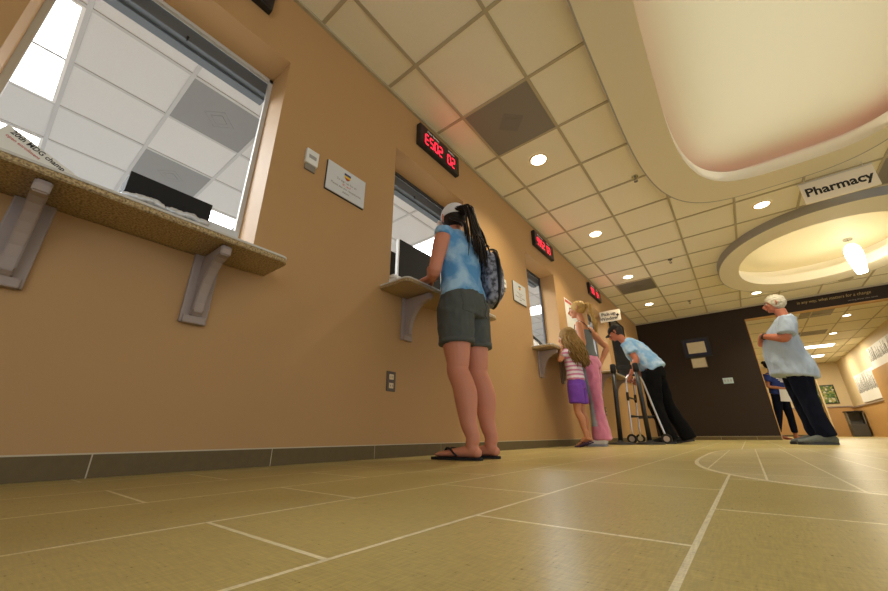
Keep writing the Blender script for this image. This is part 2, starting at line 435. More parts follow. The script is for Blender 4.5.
ring_cove(CI_O, CI_I, 2.60, ZC, 2.745, .14, 2.90, ('ceiling', 'trim_10', 'ceiling'), 'white_ring', mat('round_dome_plaster', (.68, .60, .40), .6))
# cove tubes lying on the hidden ledges
def cove_tube(S, off, z, rad, m, name, label, cat):
    bm = BM(); P = sup(S[0], S[1], S[2] + off, S[3] + off, S[4], 96); n = len(P); rings = []
    for i in range(n):
        a = Vector((*P[(i - 1) % n], 0)); b_ = Vector((*P[(i + 1) % n], 0)); t = (b_ - a).normalized(); s = Vector((t.y, -t.x, 0))
        rings.append([bm.verts.new(Vector((*P[i], z)) + s * rad * math.cos(q) + Vector((0, 0, rad * math.sin(q)))) for q in (2 * PI * k / 8 for k in range(8))])
    for i in range(n):
        r0, r1 = rings[i], rings[(i + 1) % n]
        for k in range(8): bm.faces.new((r0[k], r0[(k + 1) % 8], r1[(k + 1) % 8], r1[k]))
    o = obj(name, bm, m); tagp(o, label, cat); recenter(o); return o
cove_tube(CL_I, .10, 2.735, .012, 'cove', 'cove_light', 'pink cove light tube hidden on the ledge of the large ceiling recess', 'light')
# warm tube on the oval ring's ledge
cove_tube(CI_I, .07, 2.65, .008, mat('warm_cove_tube', (1, .9, .7), .5, emit=(1, .86, .55), estr=2.5), 'cove_light', 'warm cove light tube hidden on the ledge of the oval ceiling ring', 'light')
lamp('recess_fill_lamp', 'AREA', (.985, 2.4, 2.70), 8.0, (1, .97, .88), (PI, 0, 0), shape='RECTANGLE', size=1.5, size_y=4.0)  # unseen area lamp floating in the recess opening, added to brighten its dome
lamp('ring_fill_lamp', 'AREA', (1.45, 7.3, 2.66), 4.5, (1, .88, .62), (PI, 0, 0), shape='ELLIPSE', size=1.6, size_y=2.1)  # unseen area lamp adding uplight on the oval dome

# ---- ceiling fittings
def downlight(x, y, label, z=ZC, r=.075):
    t = thing('ceiling_downlight', label, 'light', (x, y, z), 0, 'recessed downlights')
    bm = BM(); K = 32
    rr = [(r + .018, -.001), (r + .016, -.008), (r, -.010), (r - .004, -.004)]
    rings = [[bm.verts.new((a * math.cos(2 * PI * k / K), a * math.sin(2 * PI * k / K), zz)) for k in range(K)] for a, zz in rr]
    for p, q in zip(rings, rings[1:]):
        for k in range(K): bm.faces.new((p[k], p[(k + 1) % K], q[(k + 1) % K], q[k]))
    obj('trim_ring', bm, 'cream', t)
    bm = BM(); cyl(bm, (0, 0, -.004), r - .003, .004, seg=32); obj('lens', bm, 'light', t)
    return t
DL = ['round downlight just past the nearer square grey ceiling vent',
      'second downlight from the camera in the row along the counter wall',
      'third downlight in the row along the counter wall, just before the far grey vent',
      'farthest downlight of the counter wall row, just before the brown wall']
for (x, y), lb in zip(DOWN[0:4], DL): downlight(x, y, lb)
downlight(*DOWN[4], 'round downlight between the large ceiling recess and the oval ring')
downlight(*DOWN[5], 'small round downlight beyond the oval ring, above the standing man')
HALL = [((2.44, 12.3), 'nearest round downlight in the hall past the brown beam'), ((2.47, 14.4), 'second round downlight in the hall past the brown beam')]
for (x, y), lb in HALL: downlight(x, y, lb)
def sprinkler(x, y, label):
    t = thing('ceiling_sprinkler', label, 'sprinkler', (x, y, ZC), 0, 'fire sprinklers')
    bm = BM(); cyl(bm, (0, 0, -.006), .032, .010); obj('escutcheon', bm, 'chrome', t)
    bm = BM(); cyl(bm, (0, 0, -.025), .009, .03, seg=12)
    for s in (-1, 1): loft(bm, [(s * .006, 0, -.036), (s * .016, 0, -.05), (s * .004, 0, -.066)], [.003, .003, .003], n=2, seg=6)
    obj('head', bm, 'vent_dark', t)
    bm = BM(); cyl(bm, (0, 0, -.068), .02, .003, seg=12); obj('deflector', bm, 'vent_dark', t)
sprinkler(-.34, 3.79, 'nearest fire sprinkler beside the left edge of the big ceiling recess')
sprinkler(-.36, 6.295, 'middle fire sprinkler of the three in a line down the tile ceiling')
sprinkler(-.355, 8.74, 'farthest fire sprinkler, close to the brown wall')
def vent(x0, x1, y0, y1, label, m='vent', md='vent_dark', diamond=True, z=ZC):
    cx, cy = (x0 + x1) / 2, (y0 + y1) / 2
    t = thing('ceiling_vent', label, 'vent', (cx, cy, z)); hx, hy = (x1 - x0) / 2 - .013, (y1 - y0) / 2 - .013
    bm = BM(); box(bm, -hx, hx, -hy, hy, -.006, -.0005)
    obj('panel', bm, m, t)
    bm = BM()
    D45 = Matrix.Rotation(PI / 4, 4, 'Z')
    for s, zz in ((.30, -.0075), (.17, -.009)):
        a, b_ = hx * s, hy * s; q = .005
        for bb in ((-a, a, -b_, -b_ + q), (-a, a, b_ - q, b_), (-a, -a + q, -b_ + q, b_ - q), (a - q, a, -b_ + q, b_ - q)): box(bm, *bb, zz, -.006, D45)
        box(bm, -a + q, a - q, -b_ + q, b_ - q, zz + .001, -.006, D45)
    obj('diffuser', bm, md, t)
vent(GX0, GX0 + G, GY0 + G, GY0 + 2 * G, 'grey square ceiling vent beside the first digital sign')
vent(GX0, GX0 + G, GY0 + 9 * G + .03, GY0 + 10 * G, 'far grey ceiling vent above the pick-up window')
vent(GX0 + 5 * G, GX0 + 6 * G, GY0 + 6 * G, GY0 + 7 * G, 'grey ceiling vent beside the hanging lettered sign at right edge')
vent(OX[1] - OG, OX[1], .4, 1.0, 'square grey vent in the office ceiling, seen through the nearest window', 'ovent', 'ovent')
vent(OX[3] - OG, OX[3], .4, 1.0, 'second grey vent in the office ceiling, above the dark box on the counter', 'ovent', 'ovent')
vent(1.55, 2.15, 11.4, 12.0, 'nearest grey vent in the hall ceiling behind the standing man', 'vent', 'vent_dark')
vent(1.7, 2.3, 13.7, 14.3, 'farther grey vent in the hall ceiling behind the standing man', 'vent', 'vent_dark')
def panel_light(x0, x1, y0, y1, label, m='panel', power=0, col=(.92, .97, 1)):
    t = thing('ceiling_light_panel', label, 'light', ((x0 + x1) / 2, (y0 + y1) / 2, ZC)); hx, hy = (x1 - x0) / 2 - .012, (y1 - y0) / 2 - .012
    bm = BM()
    for a in ((-hx, hx, -hy, -hy + .02), (-hx, hx, hy - .02, hy), (-hx, -hx + .02, -hy + .02, hy - .02), (hx - .02, hx, -hy + .02, hy - .02)): box(bm, *a, -.010, -.0005)
    obj('frame', bm, 'white', t)
    bm = BM(); box(bm, -hx + .02, hx - .02, -hy + .02, hy - .02, -.006, -.0008); obj('diffuser', bm, m, t)
    if power: lamp('panel_lamp', 'AREA', ((x0 + x1) / 2, (y0 + y1) / 2, ZC - .03), power, col, shape='RECTANGLE', size=x1 - x0 - .1, size_y=y1 - y0 - .1)
panel_light(OX[1] - 2 * OG, OX[1], -.8, -.2, 'long bright light panel in the office ceiling, top left of the nearest window', power=58)
panel_light(OX[4] - 2 * OG, OX[4], -.8, -.2, 'bright light panel low at the left edge of the nearest window', power=58)
panel_light(OX[4] - 2 * OG, OX[4], 1.0, 1.6, 'bright light panel low at the right side of the nearest window', power=58)
panel_light(OX[1] - 2 * OG, OX[1], 3.4, 4.0, 'office light panel behind the second window', power=58)
panel_light(OX[4] - 2 * OG, OX[4], 5.8, 6.4, 'office light panel behind the third window', power=58)
panel_light(OX[1] - 2 * OG, OX[1], 7.0, 7.6, 'office light panel behind the fourth window', power=58)
panel_light(2.0, 2.75, 16.05, 16.65, 'nearer long light panel in the hall ceiling beside the standing man', 'panelw', 34, WARM)
panel_light(2.0, 2.75, 18.2, 18.8, 'farther long light panel in the hall ceiling beside the standing man', 'panelw', 34, WARM)
for y in (11.8, 13.5): lamp('downlight_lamp', 'SPOT', (1.2, y, 2.66), 40, WARM, spot_size=R(150), spot_blend=1, shadow_soft_size=.08)
for (x, y), _ in HALL: lamp('downlight_lamp', 'SPOT', (x, y, 2.66), 26, WARM, spot_size=R(150), spot_blend=1, shadow_soft_size=.08)

# ---- pendants in the oval dome
def pendant(x, y, label):
    zt = 2.93; t = thing('pendant_lamp', label, 'lamp', (x, y, zt), 0)
    bm = BM(); cyl(bm, (0, 0, -.008), .055, .014, seg=24); obj('canopy', bm, 'chrome', t)
    bm = BM(); cyl(bm, (0, 0, -.045), .003, .08, seg=8); obj('cord', bm, 'chrome', t)
    bm = BM(); K = 24; prof = [(.012, -.085), (.055, -.10), (.085, -.15), (.098, -.22), (.096, -.30), (.085, -.40), (.070, -.50), (.060, -.565), (.03, -.575)]
    rings = [[bm.verts.new((r * math.cos(2 * PI * k / K), r * math.sin(2 * PI * k / K), z)) for k in range(K)] for r, z in prof]
    for p, q in zip(rings, rings[1:]):
        for k in range(K): bm.faces.new((p[k], p[(k + 1) % K], q[(k + 1) % K], q[k]))
    bm.faces.new(rings[0]); bm.faces.new(rings[-1][::-1]); obj('glass_shade', bm, 'pendant', t, True)
    lamp('pendant_light', 'POINT', (x, y, zt - .7), 12, WARM, shadow_soft_size=.1)
pendant(1.89, 7.80, 'glowing white teardrop pendant lamp hanging under the oval ceiling ring')
bm = BM(); cyl(bm, (0, 0, 0), .10, .012, seg=32); o = obj('ceiling_speaker', bm, 'tbar'); o.location = (2.0, 9.2, ZC - .006)
tagp(o, 'round ceiling speaker between the pendant lamp and brown beam', 'speaker')

# ================================================================== WINDOWS AND COUNTERS
FR = mat('white_window_frame', (.62, .60, .56), .5)
DKF = mat('dark_window_frame', (.05, .05, .055), .4)
for i, (a, b_, zs, zh) in enumerate(OPEN):
    xi = WX - TH
    bm = BM(); f = .022
    box(bm, xi - .02, xi, a - .02, a + f, zs, zh); box(bm, xi - .02, xi, b_ - f, b_ + .02, zs, zh); box(bm, xi - .02, xi, a - .02, b_ + .02, zh - f, zh + .02)
    wnd = struct('window_%d' % (i + 1), bm, FR if i == 0 else DKF)
    bm = BM(); rbox(bm, xi - .13, xi - .022, a + .0, b_, zh - .11, zh - .02, .004)
    box(bm, xi - .10, xi - .06, a + .01, b_ - .01, zh - .125, zh - .11)
    h = obj('shutter_housing', bm, 'steel', wnd, label='grey metal roller shutter housing')
    bm = BM(); cyl(bm, (xi - .016, (a + b_) / 2, zh - .10), .006, .012, 'X', 12); box(bm, xi - .020, xi - .010, (a + b_) / 2 - .004, (a + b_) / 2 + .004, zh - .125, zh - .10)
    obj('latch', bm, 'black', h)

def bracket(parent, y, zt, front, h=.29):
    bm = BM()
    rbox(bm, 0, .018, -.048, .048, -h, 0, .005)
    rbox(bm, .0, .030, -.040, .040, -h - .002, -h + .030, .005)
    f = front
    poly = [(.016, -.004), (f - .012, -.004), (f - .006, -.020), (f - .010, -.040)]
    for k in range(9):
        t = k / 8; th = PI / 2 * t
        poly.append((f - .012 - (f - .06) * math.sin(th) * 1.0, -.045 - (h - .085) * (1 - math.cos(th))))
    poly += [(.046, -h + .045), (.034, -h + .028), (.016, -h + .028)]
    web = BM(); prism(web, poly, -.019, .019, lambda a, b2, c: Vector((a, c, b2)))
    bmesh.ops.recalc_face_normals(web, faces=web.faces[:])
    bmesh.ops.bevel(web, geom=[e for e in web.edges if e.is_boundary or (len(e.link_faces) == 2 and e.calc_face_angle(0) > .9)], offset=.004, segments=2, affect='EDGES')
    o = obj('bracket', bm, 'shelf_paint', parent); o.location = (WX - parent.location.x, y - parent.location.y, zt - parent.location.z)
    w2 = obj('curved_arm', web, 'shelf_paint', o)
SH = [(-.33, .72, .825, -1.425, [-.03, .475], 'speckled granite counter shelf under the nearest window, two curved brackets'),
      (1.445, 2.50, .99, -1.40, [1.69, 2.28], 'speckled granite counter shelf where the woman in the blue top leans'),
      (3.65, 4.66, .99, -1.41, [3.82, 4.45], 'speckled granite counter shelf in front of the small girl'),
      (5.86, 7.05, .99, -1.41, [6.0, 6.85], 'speckled granite counter shelf at the pick-up window behind the post barrier')]
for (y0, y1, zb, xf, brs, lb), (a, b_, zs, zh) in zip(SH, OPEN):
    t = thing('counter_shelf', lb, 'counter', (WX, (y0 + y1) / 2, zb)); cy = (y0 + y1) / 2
    poly = []; r = .035
    def arc(cx, cy_, a0, a1):
        for k in range(6):
            q = a0 + (a1 - a0) * k / 5; poly.append((cx + r * math.cos(q), cy_ + r * math.sin(q)))
    poly.append((0.0005, y0 - cy)); 
    arc(xf - WX - r, y0 - cy + r, -PI / 2, 0); arc(xf - WX - r, y1 - cy - r, 0, PI / 2)
    poly += [(0.0005, y1 - cy), (0.0005, b_ - cy - .0005), (-TH - .35, b_ - cy - .0005), (-TH - .35, a - cy + .0005), (0.0005, a - cy + .0005)]
    bm = BM(); prism(bm, poly, .0215, .030, lambda p, q, h: Vector((p, q, h))); obj('highlight_sheet', bm, mat('edge_highlight', (.62, .60, .56), .4), t)  # pale sheet added on the granite, painting the bright highlight along its edge
    bm = BM(); prism(bm, poly, 0, .0215, lambda p, q, h: Vector((p, q, h)))
    bmesh.ops.recalc_face_normals(bm, faces=bm.faces[:])
    bmesh.ops.bevel(bm, geom=[e for e in bm.edges if len(e.link_faces) == 2 and e.calc_face_angle(0) > 1.2 and abs(e.verts[0].co.z - e.verts[1].co.z) < 1e-5], offset=.003, segments=2, affect='EDGES')
    obj('slab', bm, 'granite', t)
    for k in brs: bracket(t, k, zb - .0005, xf - WX - .015)

# ---- digital call signs (seven segment digits)
SEG = {'E': 'adefg', '5': 'acdfg', '0': 'abcdef', '2': 'abdeg', '9': 'abcdfg', '1': 'bc', '8': 'abcdefg', '7': 'abc', '4': 'bcfg', '3': 'abcdg', '6': 'acdefg'}
def digit(bm, ch, y, z, w_, h, t, x):
    s = {'a': (0, h, 1), 'g': (0, h / 2, 1), 'd': (0, 0, 1), 'f': (0, h / 2, 0), 'e': (0, 0, 0), 'b': (w_, h / 2, 0), 'c': (w_, 0, 0)}
    for k in SEG[ch]:
        dy, dz, hor = s[k]
        if hor: box(bm, x, x + .002, y + t * .35, y + w_ - t * .35, z + dz - t / 2, z + dz + t / 2)
        else: box(bm, x, x + .002, y + dy - t / 2, y + dy + t / 2, z + dz + t * .35, z + dz + h / 2 - t * .35)
def led_sign(y0, y1, s1, s2, label, z0=2.398, z1=2.612):
    cy = (y0 + y1) / 2; t = thing('digital_call_sign', label, 'sign', (WX, cy, z0), 0); W = y1 - y0; H = z1 - z0
    bm = BM(); rbox(bm, .0, .045, -W / 2, W / 2, 0, H, .006)
    obj('housing', bm, 'black', t)
    bm = BM(); rbox(bm, .044, .0475, -W / 2 + .012, W / 2 - .012, .012, H - .012, .001); obj('face', bm, 'ledbox', t)
    bm = BM(); w_, h, th = .043, .100, .0125; y = -W / 2 + .066
    for ch in s1: digit(bm, ch, y, .034, w_, h, th, .0475); y += .062
    obj('number_digits', bm, 'led', t)
    bm = BM(); y = -W / 2 + .375
    for ch in s2: digit(bm, ch, y, .034, w_, h, th, .0475); y += .062
    obj('window_digits', bm, 'led', t)
    text('caption', 'Now Serving', .030, 'whitepl', (.048, -W / 2 + .17, H - .036), YP, ZP, t, bold=.0006)
    text('caption', 'Window', .028, 'whitepl', (.048, -W / 2 + .43, H - .036), YP, ZP, t, bold=.0006)
    lamp('digit_glow', 'AREA', (WX + .055, cy, z0 + .1), .20, (1, .05, .06), (0, R(-90), 0), shape='RECTANGLE', size=.1, size_y=.5)
    return t
led_sign(-.085, .475, 'E502', '01', 'black digital call sign cut off by the top edge over the nearest window')
led_sign(1.745, 2.30, 'E502', '02', 'black digital call sign reading E502 02 over the second window')
led_sign(3.965, 4.585, '9952', '03', 'black digital call sign with red digits over the third window')
led_sign(6.17, 6.83, '960', '04', 'smallest and farthest black digital call sign with red digits over the pick-up window')

# ---- plaques
def plaque(y0, y1, z0, z1, label, lines, logo=True):
    cy = (y0 + y1) / 2; W, H = y1 - y0, z1 - z0
    t = thing('wall_plaque', label, 'sign', (WX, cy, z0))
    bm = BM(); rbox(bm, 0, .008, -W / 2 - .003, W / 2 + .003, -.003, H + .001, .003); obj('backing', bm, 'black', t)
    bm = BM(); rbox(bm, .006, .014, -W / 2, W / 2, .002, H, .002); obj('plate', bm, mat('plaque_white', (.66, .68, .70), .3), t)
    if logo:
        for k, (mm, nm) in enumerate((('blue_enamel', (.03, .04, .16)), ('yellow_enamel', (.75, .50, .03)), ('red_enamel', (.45, .05, .02)))):
            bm = BM(); zt = H - .028 - k * .016; w0 = (.024, .024, .021)[k]; w1 = (.024, .021, .006)[k]
            prism(bm, [(-w0, zt), (w0, zt), (w1, zt - .0155), (-w1, zt - .0155)], .014, .0155, lambda a, b2, c: Vector((c, a, b2)))
            obj('crest_band', bm, mat(mm, nm, .4), t)
    for (s, sz, m, z) in lines: text('lettering', s, sz, m, (.0142, 0, z), YP, ZP, t, depth=.0005)
plaque(.966, 1.254, 1.485, 1.692, 'white wall plaque with a blue, yellow and red crest, between the first two windows',
       [('To sign up for an', .022, 'greytext', .112), ('ID card', .020, 'redtext', .088), ('Please see the receptionist', .021, 'greytext', .064), ('below', .020, 'greytext', .036)])
plaque(3.31, 3.60, 1.455, 1.682, 'white wall plaque left of the third window',
       [('To sign up for an', .020, 'greytext', .112), ('ID card', .020, 'greytext', .088), ('Please see the receptionist', .020, 'greytext', .064), ('below', .020, 'greytext', .036)])
def wall_device(y0, y1, z0, z1, label):
    cy = (y0 + y1) / 2; W, H = y1 - y0, z1 - z0; t = thing('wall_thermostat', label, 'thermostat', (WX, cy, z0))
    bm = BM(); rbox(bm, 0, .022, -W / 2, W / 2, H * .28, H, .004); obj('cover', bm, 'whitepl', t)
    bm = BM(); rbox(bm, 0, .012, -W / 2 + .006, W / 2 - .006, 0, H * .30, .003); obj('base', bm, 'greytext', t)
    bm = BM(); box(bm, .0215, .0235, -W * .3, W * .3, H * .55, H * .72); obj('display', bm, 'ringside', t)
wall_device(.820, .898, 1.535, 1.672, 'small white thermostat on the wall just right of the nearest window')
wall_device(3.045, 3.135, 1.49, 1.62, 'small white thermostat on the wall behind the woman with the backpack')
def outlet(y, z, label):
    t = thing('wall_outlet', label, 'outlet', (WX, y, z))
    bm = BM(); rbox(bm, 0, .006, -.037, .037, -.060, .060, .003); obj('cover_plate', bm, mat('brown_plate', (.09, .06, .035), .4), t)
    for s in (-1, 1):
        bm = BM(); rbox(bm, .004, .009, -.018, .018, s * .026 - .016, s * .026 + .016, .003); so = obj('socket', bm, 'cream', t)
        bm = BM(); box(bm, .0088, .0096, -.009, -.006, s * .026 - .006, s * .026 + .006); box(bm, .0088, .0096, .006, .009, s * .026 - .006, s * .026 + .006); obj('slot', bm, 'black', so)
outlet(1.577, .427, 'brown wall outlet low on the tan wall left of the bare-legged woman')
outlet(6.12, .45, 'small brown wall outlet under the pick-up window shelf')
# flyer on the wall before the pick-up window
t = thing('wall_flyer', 'white flyer with a red heading on the wall beside the ponytailed woman', 'poster', (WX, 5.17, 1.2))
bm = BM(); box(bm, 0, .004, -.27, .27, 0, .76); obj('sheet', bm, 'paper', t)
bm = BM(); box(bm, .004, .005, -.25, .25, .70, .74); obj('heading_band', bm, 'redtext', t)
text('lettering', 'Notice', .09, 'redtext', (.0045, 0, .60), YP, ZP, t, depth=.0004)
# dark board past the pick-up window
t = thing('dark_wall_board', 'tall black framed board on the wall behind the leaning man', 'board', (WX, 7.82, 1.14))
bm = BM(); rbox(bm, 0, .02, -.54, .54, 0, 1.13, .004); obj('board', bm, mat('dark_scribbled_print', (.012, .013, .016), .3, col2=(.03, .032, .036), noise_scale=9), t)
bm = BM()
for a in ((-.56, -.53, 0, 1.13), (.53, .56, 0, 1.13), (-.56, .56, -.02, .01), (-.56, .56, 1.12, 1.15)): box(bm, 0, .028, *a)
obj('frame', bm, 'blackmat', t)
# flag sign "Pick-up Window"
t = thing('pickup_window_sign', 'cream flag sign reading Pick-up Window with an arrow, projecting from the counter wall', 'sign', (WX, 6.70, 1.99))
bm = BM(); rbox(bm, 0, .345, -.006, .006, 0, .20, .003); obj('panel', bm, 'signface', t)
bm = BM(); box(bm, -.001, .012, -.018, .018, .02, .18); obj('mounting_clip', bm, 'alu', t)
text('lettering', 'Pick-up', .082, 'blacktext', (.15, -.0065, .138), XP, ZP, t, bold=.0015)
text('lettering', 'Window', .082, 'blacktext', (.15, -.0065, .055), XP, ZP, t, bold=.0015)
bm = BM(); prism(bm, [(.29, .135), (.325, .10), (.29, .065)], -.0078, -.006, lambda a, b2, c: Vector((a, c, b2))); box(bm, .272, .292, -.0078, -.006, .09, .11); obj('arrow', bm, 'blacktext', t)

# ---- hanging Pharmacy sign
cx, cy = 1.315, 5.0
t = thing('pharmacy_sign', 'cream hanging sign reading Pharmacy in black letters near the oval ceiling ring', 'sign', (cx, cy, 2.405))
bm = BM(); rbox(bm, -.275, .275, -.012, .012, 0, .245, .004); obj('panel', bm, 'signface', t)
bm = BM(); box(bm, -.28, .28, -.015, .015, .240, .256); obj('top_rail', bm, 'alu', t)
text('lettering', 'Pharmacy', .135, 'blacktext', (0, -.013, .118), XP, ZP, t, bold=.0035, sx=.95)
for s in (-1, 1):
    bm = BM(); cyl(bm, (s * .22, 0, .279), .003, .046, seg=8); obj('hanger', bm, 'alu', t)

# ---- things on the brown wall
def framed(name, cat, label, x0, x1, z0, z1, fm, fw, mm, inner, kids=()):
    t = thing(name, label, cat, ((x0 + x1) / 2, YB, z0)); W, H = x1 - x0, z1 - z0
    bm = BM()
    for a in ((-W / 2, W / 2, 0, fw), (-W / 2, W / 2, H - fw, H), (-W / 2, -W / 2 + fw, fw, H - fw), (W / 2 - fw, W / 2, fw, H - fw)): box(bm, a[0], a[1], -.025, -.0005, a[2], a[3])
    obj('frame', bm, fm, t)
    bm = BM(); box(bm, -W / 2 + fw, W / 2 - fw, -.014, -.001, fw, H - fw); obj('mat_board', bm, mm, t)
    i = inner
    bm = BM(); box(bm, -W / 2 + i, W / 2 - i, -.016, -.013, i, H - i); obj('certificate', bm, mat('certificate_paper', (.66, .58, .42), .6, noise_amt=.12, noise_scale=12), t)
    return t
framed('framed_certificate', 'picture', 'certificate in a black frame with a dark blue mount on the brown wall', -.765, -.235, 1.735, 2.175, 'black', .035, mat('navy_mount', (.012, .014, .05), .5), .095)
framed('small_certificate', 'picture', 'smaller thinly framed certificate hung just under the black framed one', -.665, -.375, 1.50, 1.725, mat('brass_frame', (.16, .12, .07), .4), .012, 'cream', .014)
t = thing('wall_switch', 'light blue switch plate alone on the brown wall near the opening', 'switch', (-.095, YB, 1.12))
bm = BM(); rbox(bm, -.088, .088, -.008, -.0005, 0, .12, .002); obj('cover_plate', bm, mat('pale_blue_plastic', (.45, .58, .62), .4), t)
for k in range(3):
    bm = BM(); rbox(bm, -.062 + k * .052, -.042 + k * .052, -.016, -.007, .04, .085, .002); obj('toggle', bm, 'ringside', t)
# writing on the beam
t = thing('beam_lettering', 'thin gold slanted writing with a small grey caption along the dark brown beam', 'lettering', (1.9, YB, 2.5))
text('lettering', 'in any way, what matters for a change', .085, 'gold', (-.53, -.001, .10), XP, ZP, t, align='LEFT', shear=.25, depth=.001, sx=.80)
text('caption', 'serving those who serve', .040, 'greytext', (.18, -.001, .0), XP, ZP, t, align='LEFT', depth=.001)

# ---- hall furnishings
def art_mat():
    m = bpy.data.materials.new('leafy_art_print'); m.use_nodes = True; nt = m.node_tree; b = nt.nodes['Principled BSDF']
    tc = nt.nodes.new('ShaderNodeTexCoord'); v = nt.nodes.new('ShaderNodeTexVoronoi'); v.inputs['Scale'].default_value = 16
    nt.links.new(tc.outputs['Object'], v.inputs['Vector'])
    cr = nt.nodes.new('ShaderNodeValToRGB'); e = cr.color_ramp.elements; e[0].color = (.02, .07, .02, 1); e[1].color = (.75, .7, .55, 1)
    for p, c in ((.3, (.10, .22, .04, 1)), (.5, (.45, .42, .10, 1)), (.7, (.05, .10, .06, 1))): x = e.new(p); x.color = c
    sp = nt.nodes.new('ShaderNodeSeparateColor'); nt.links.new(v.outputs['Color'], sp.inputs[0]); nt.links.new(sp.outputs[0], cr.inputs['Fac'])
    nt.links.new(cr.outputs['Color'], b.inputs['Base Color']); return m
t = thing('leafy_painting', 'colourful green and yellow painting on the far hall wall', 'picture', (2.62, 20.57, 1.17))
t.location.y = 20.6
bm = BM(); box(bm, -.36, .36, -.03, -.001, 0, .70); obj('frame', bm, 'black', t)
bm = BM(); box(bm, -.33, .33, -.034, -.029, .03, .67); obj('canvas', bm, art_mat(), t)
t = thing('hall_cabinet', 'low dark cabinet with open grey shelf against the far hall wall', 'cabinet', (3.02, 19.3, 0))
bm = BM(); rbox(bm, -.20, .20, -.22, .22, .03, .40, .006); obj('lower_body', bm, mat('dark_grey_laminate', (.06, .055, .05), .5), t)
bm = BM(); box(bm, -.20, -.18, -.22, .22, .40, .80); box(bm, .18, .20, -.22, .22, .40, .80); box(bm, -.18, .18, .19, .22, .40, .80); obj('side_panels', bm, mat('grey_laminate', (.16, .15, .13), .5), t)
bm = BM(); rbox(bm, -.22, .22, -.24, .24, .80, .83, .004); obj('top', bm, 'blackmat', t)
bm = BM(); box(bm, -.19, .19, -.20, .20, 0, .03); obj('plinth', bm, 'blackmat', t)
def reed_panel(y0, y1, z0, z1, label, seed):
    t = thing('reed_art_panel', label, 'picture', (3.3, (y0 + y1) / 2, z0)); W, H = y1 - y0, z1 - z0
    bm = BM(); box(bm, -.05, -.001, -W / 2, W / 2, 0, H); obj('panel', bm, 'white', t)
    rnd = random.Random(seed); bm = BM()
    for k in range(46):
        y = -W / 2 + W * (k + .5) / 46; h = H * rnd.uniform(.25, .62); z = H * rnd.uniform(.33, .38); lean = rnd.uniform(-.05, .05); q = rnd.uniform(.006, .014)
        prism(bm, [(y - q, z), (y + q, z), (y + lean + q * .3, z + h), (y + lean - q * .3, z + h)], -.053, -.050, lambda a, b2, c: Vector((c, a, b2)))
    obj('reed_print', bm, mat('dark_reed_ink', (.05, .045, .04), .6), t)
reed_panel(15.95, 18.6, 1.06, 1.92, 'white wall panel printed with dark reeds, farther of the two on the hall right wall', 3)
reed_panel(13.3, 15.9, 1.82, 2.40, 'white wall panel printed with dark reeds, nearer of the two on the hall right wall', 4)

# ---- things on the counters
t = thing('paper_bin_box', 'open black box on the nearest counter, crumpled plastic sleeves along its foot', 'box', (-1.54, .27, .8555), R(0))
bm = BM(); D, W, H, q = .12, .26, .125, .006
box(bm, -D / 2, D / 2, -W / 2, W / 2, 0, q); box(bm, -D / 2, -D / 2 + q, -W / 2, W / 2, q, H); box(bm, D / 2 - q, D / 2, -W / 2, W / 2, q, H)
box(bm, -D / 2 + q, D / 2 - q, -W / 2, -W / 2 + q, q, H); box(bm, -D / 2 + q, D / 2 - q, W / 2 - q, W / 2, q, H)
obj('tray', bm, 'blackmat', t)
pl = mat('clear_plastic_wrap', (.62, .64, .68), .18, metal=.25, noise_amt=.35, noise_scale=30)
for k, (yy, zz, ln, an) in enumerate(((-.095, .055, .055, .5), (-.05, .062, .05, -.3), (.01, .058, .05, .2), (.06, .072, .06, -.5), (.095, .062, .045, .35))):
    bm = BM(); loft(bm, [(-.006, yy - ln * .7, .014), (.0, yy, .017 + .006 * (k % 2)), (.004, yy + ln * .6, .014 + .016 * max(0, an))], [.009, .014, .009], n=4, seg=10)
    me = fuse(bm, .004, 1); wrinkle(me, .003, 60, k, (1, 1, 1)); o = obj('plastic_sleeve', me, pl)
    o.location = (-1.452, .27, .858); o['label'] = ['crumpled plastic sleeve leftmost of the five before the black box', 'crumpled plastic sleeve second from left of the five before the black box', 'crumpled plastic sleeve in the middle of the five before the black box', 'crumpled plastic sleeve second from right of the five before the black box', 'crumpled plastic sleeve rightmost of the five before the black box'][k]
    o['category'] = 'wrapper'; o['group'] = 'plastic sleeves before the black box'
# plastic tray edges / clear holder right of box
t = thing('clear_tray', 'clear plastic sheet holder behind the dark box on nearest counter', 'tray', (-1.62, .50, .8555))
bm = BM(); box(bm, -.04, .04, -.11, .07, 0, .004); obj('base', bm, mat('frosted_plastic', (.7, .72, .74), .2), t)
bm = BM(); box(bm, -.006, .0, -.11, .07, .004, .15, Matrix.Rotation(R(-12), 4, 'Y')); obj('back_sheet', bm, bpy.data.materials['frosted_plastic'], t)
# announcement sheet
t = thing('announcement_sheet', 'white folded announcement sheet with black and red writing on the nearest counter', 'paper', (-1.452, -.05, .8555))
Rm = Matrix.Rotation(R(-6), 4, 'Y')
bm = BM(); prism(bm, [(-.20, 0), (.10, 0), (.09, .008), (-.088, .095), (-.112, .035), (-.20, .035)], -.0012, .0, lambda a, b2, c: Rm @ Vector((c, a, b2 + .002))); obj('sheet', bm, 'paper', t)
bm = BM(); box(bm, -.10, -.002, -.20, .09, 0, .0015); obj('folded_back', bm, 'paper', t)
xd = Rm @ Vector((0, 1, -.50)); yd = Rm @ Vector((0, .50, 1))
def on_sheet(a, b2): return Rm @ Vector((.0006, a, b2))
text('lettering', '20th MDG champ', .0205, 'blacktext', on_sheet(-.015, .048), xd, yd, t, depth=.0003, bold=.0003, sx=.92)
text('lettering', 'open enrollment', .0125, 'redtext', on_sheet(-.045, .043), xd, yd, t, depth=.0003)

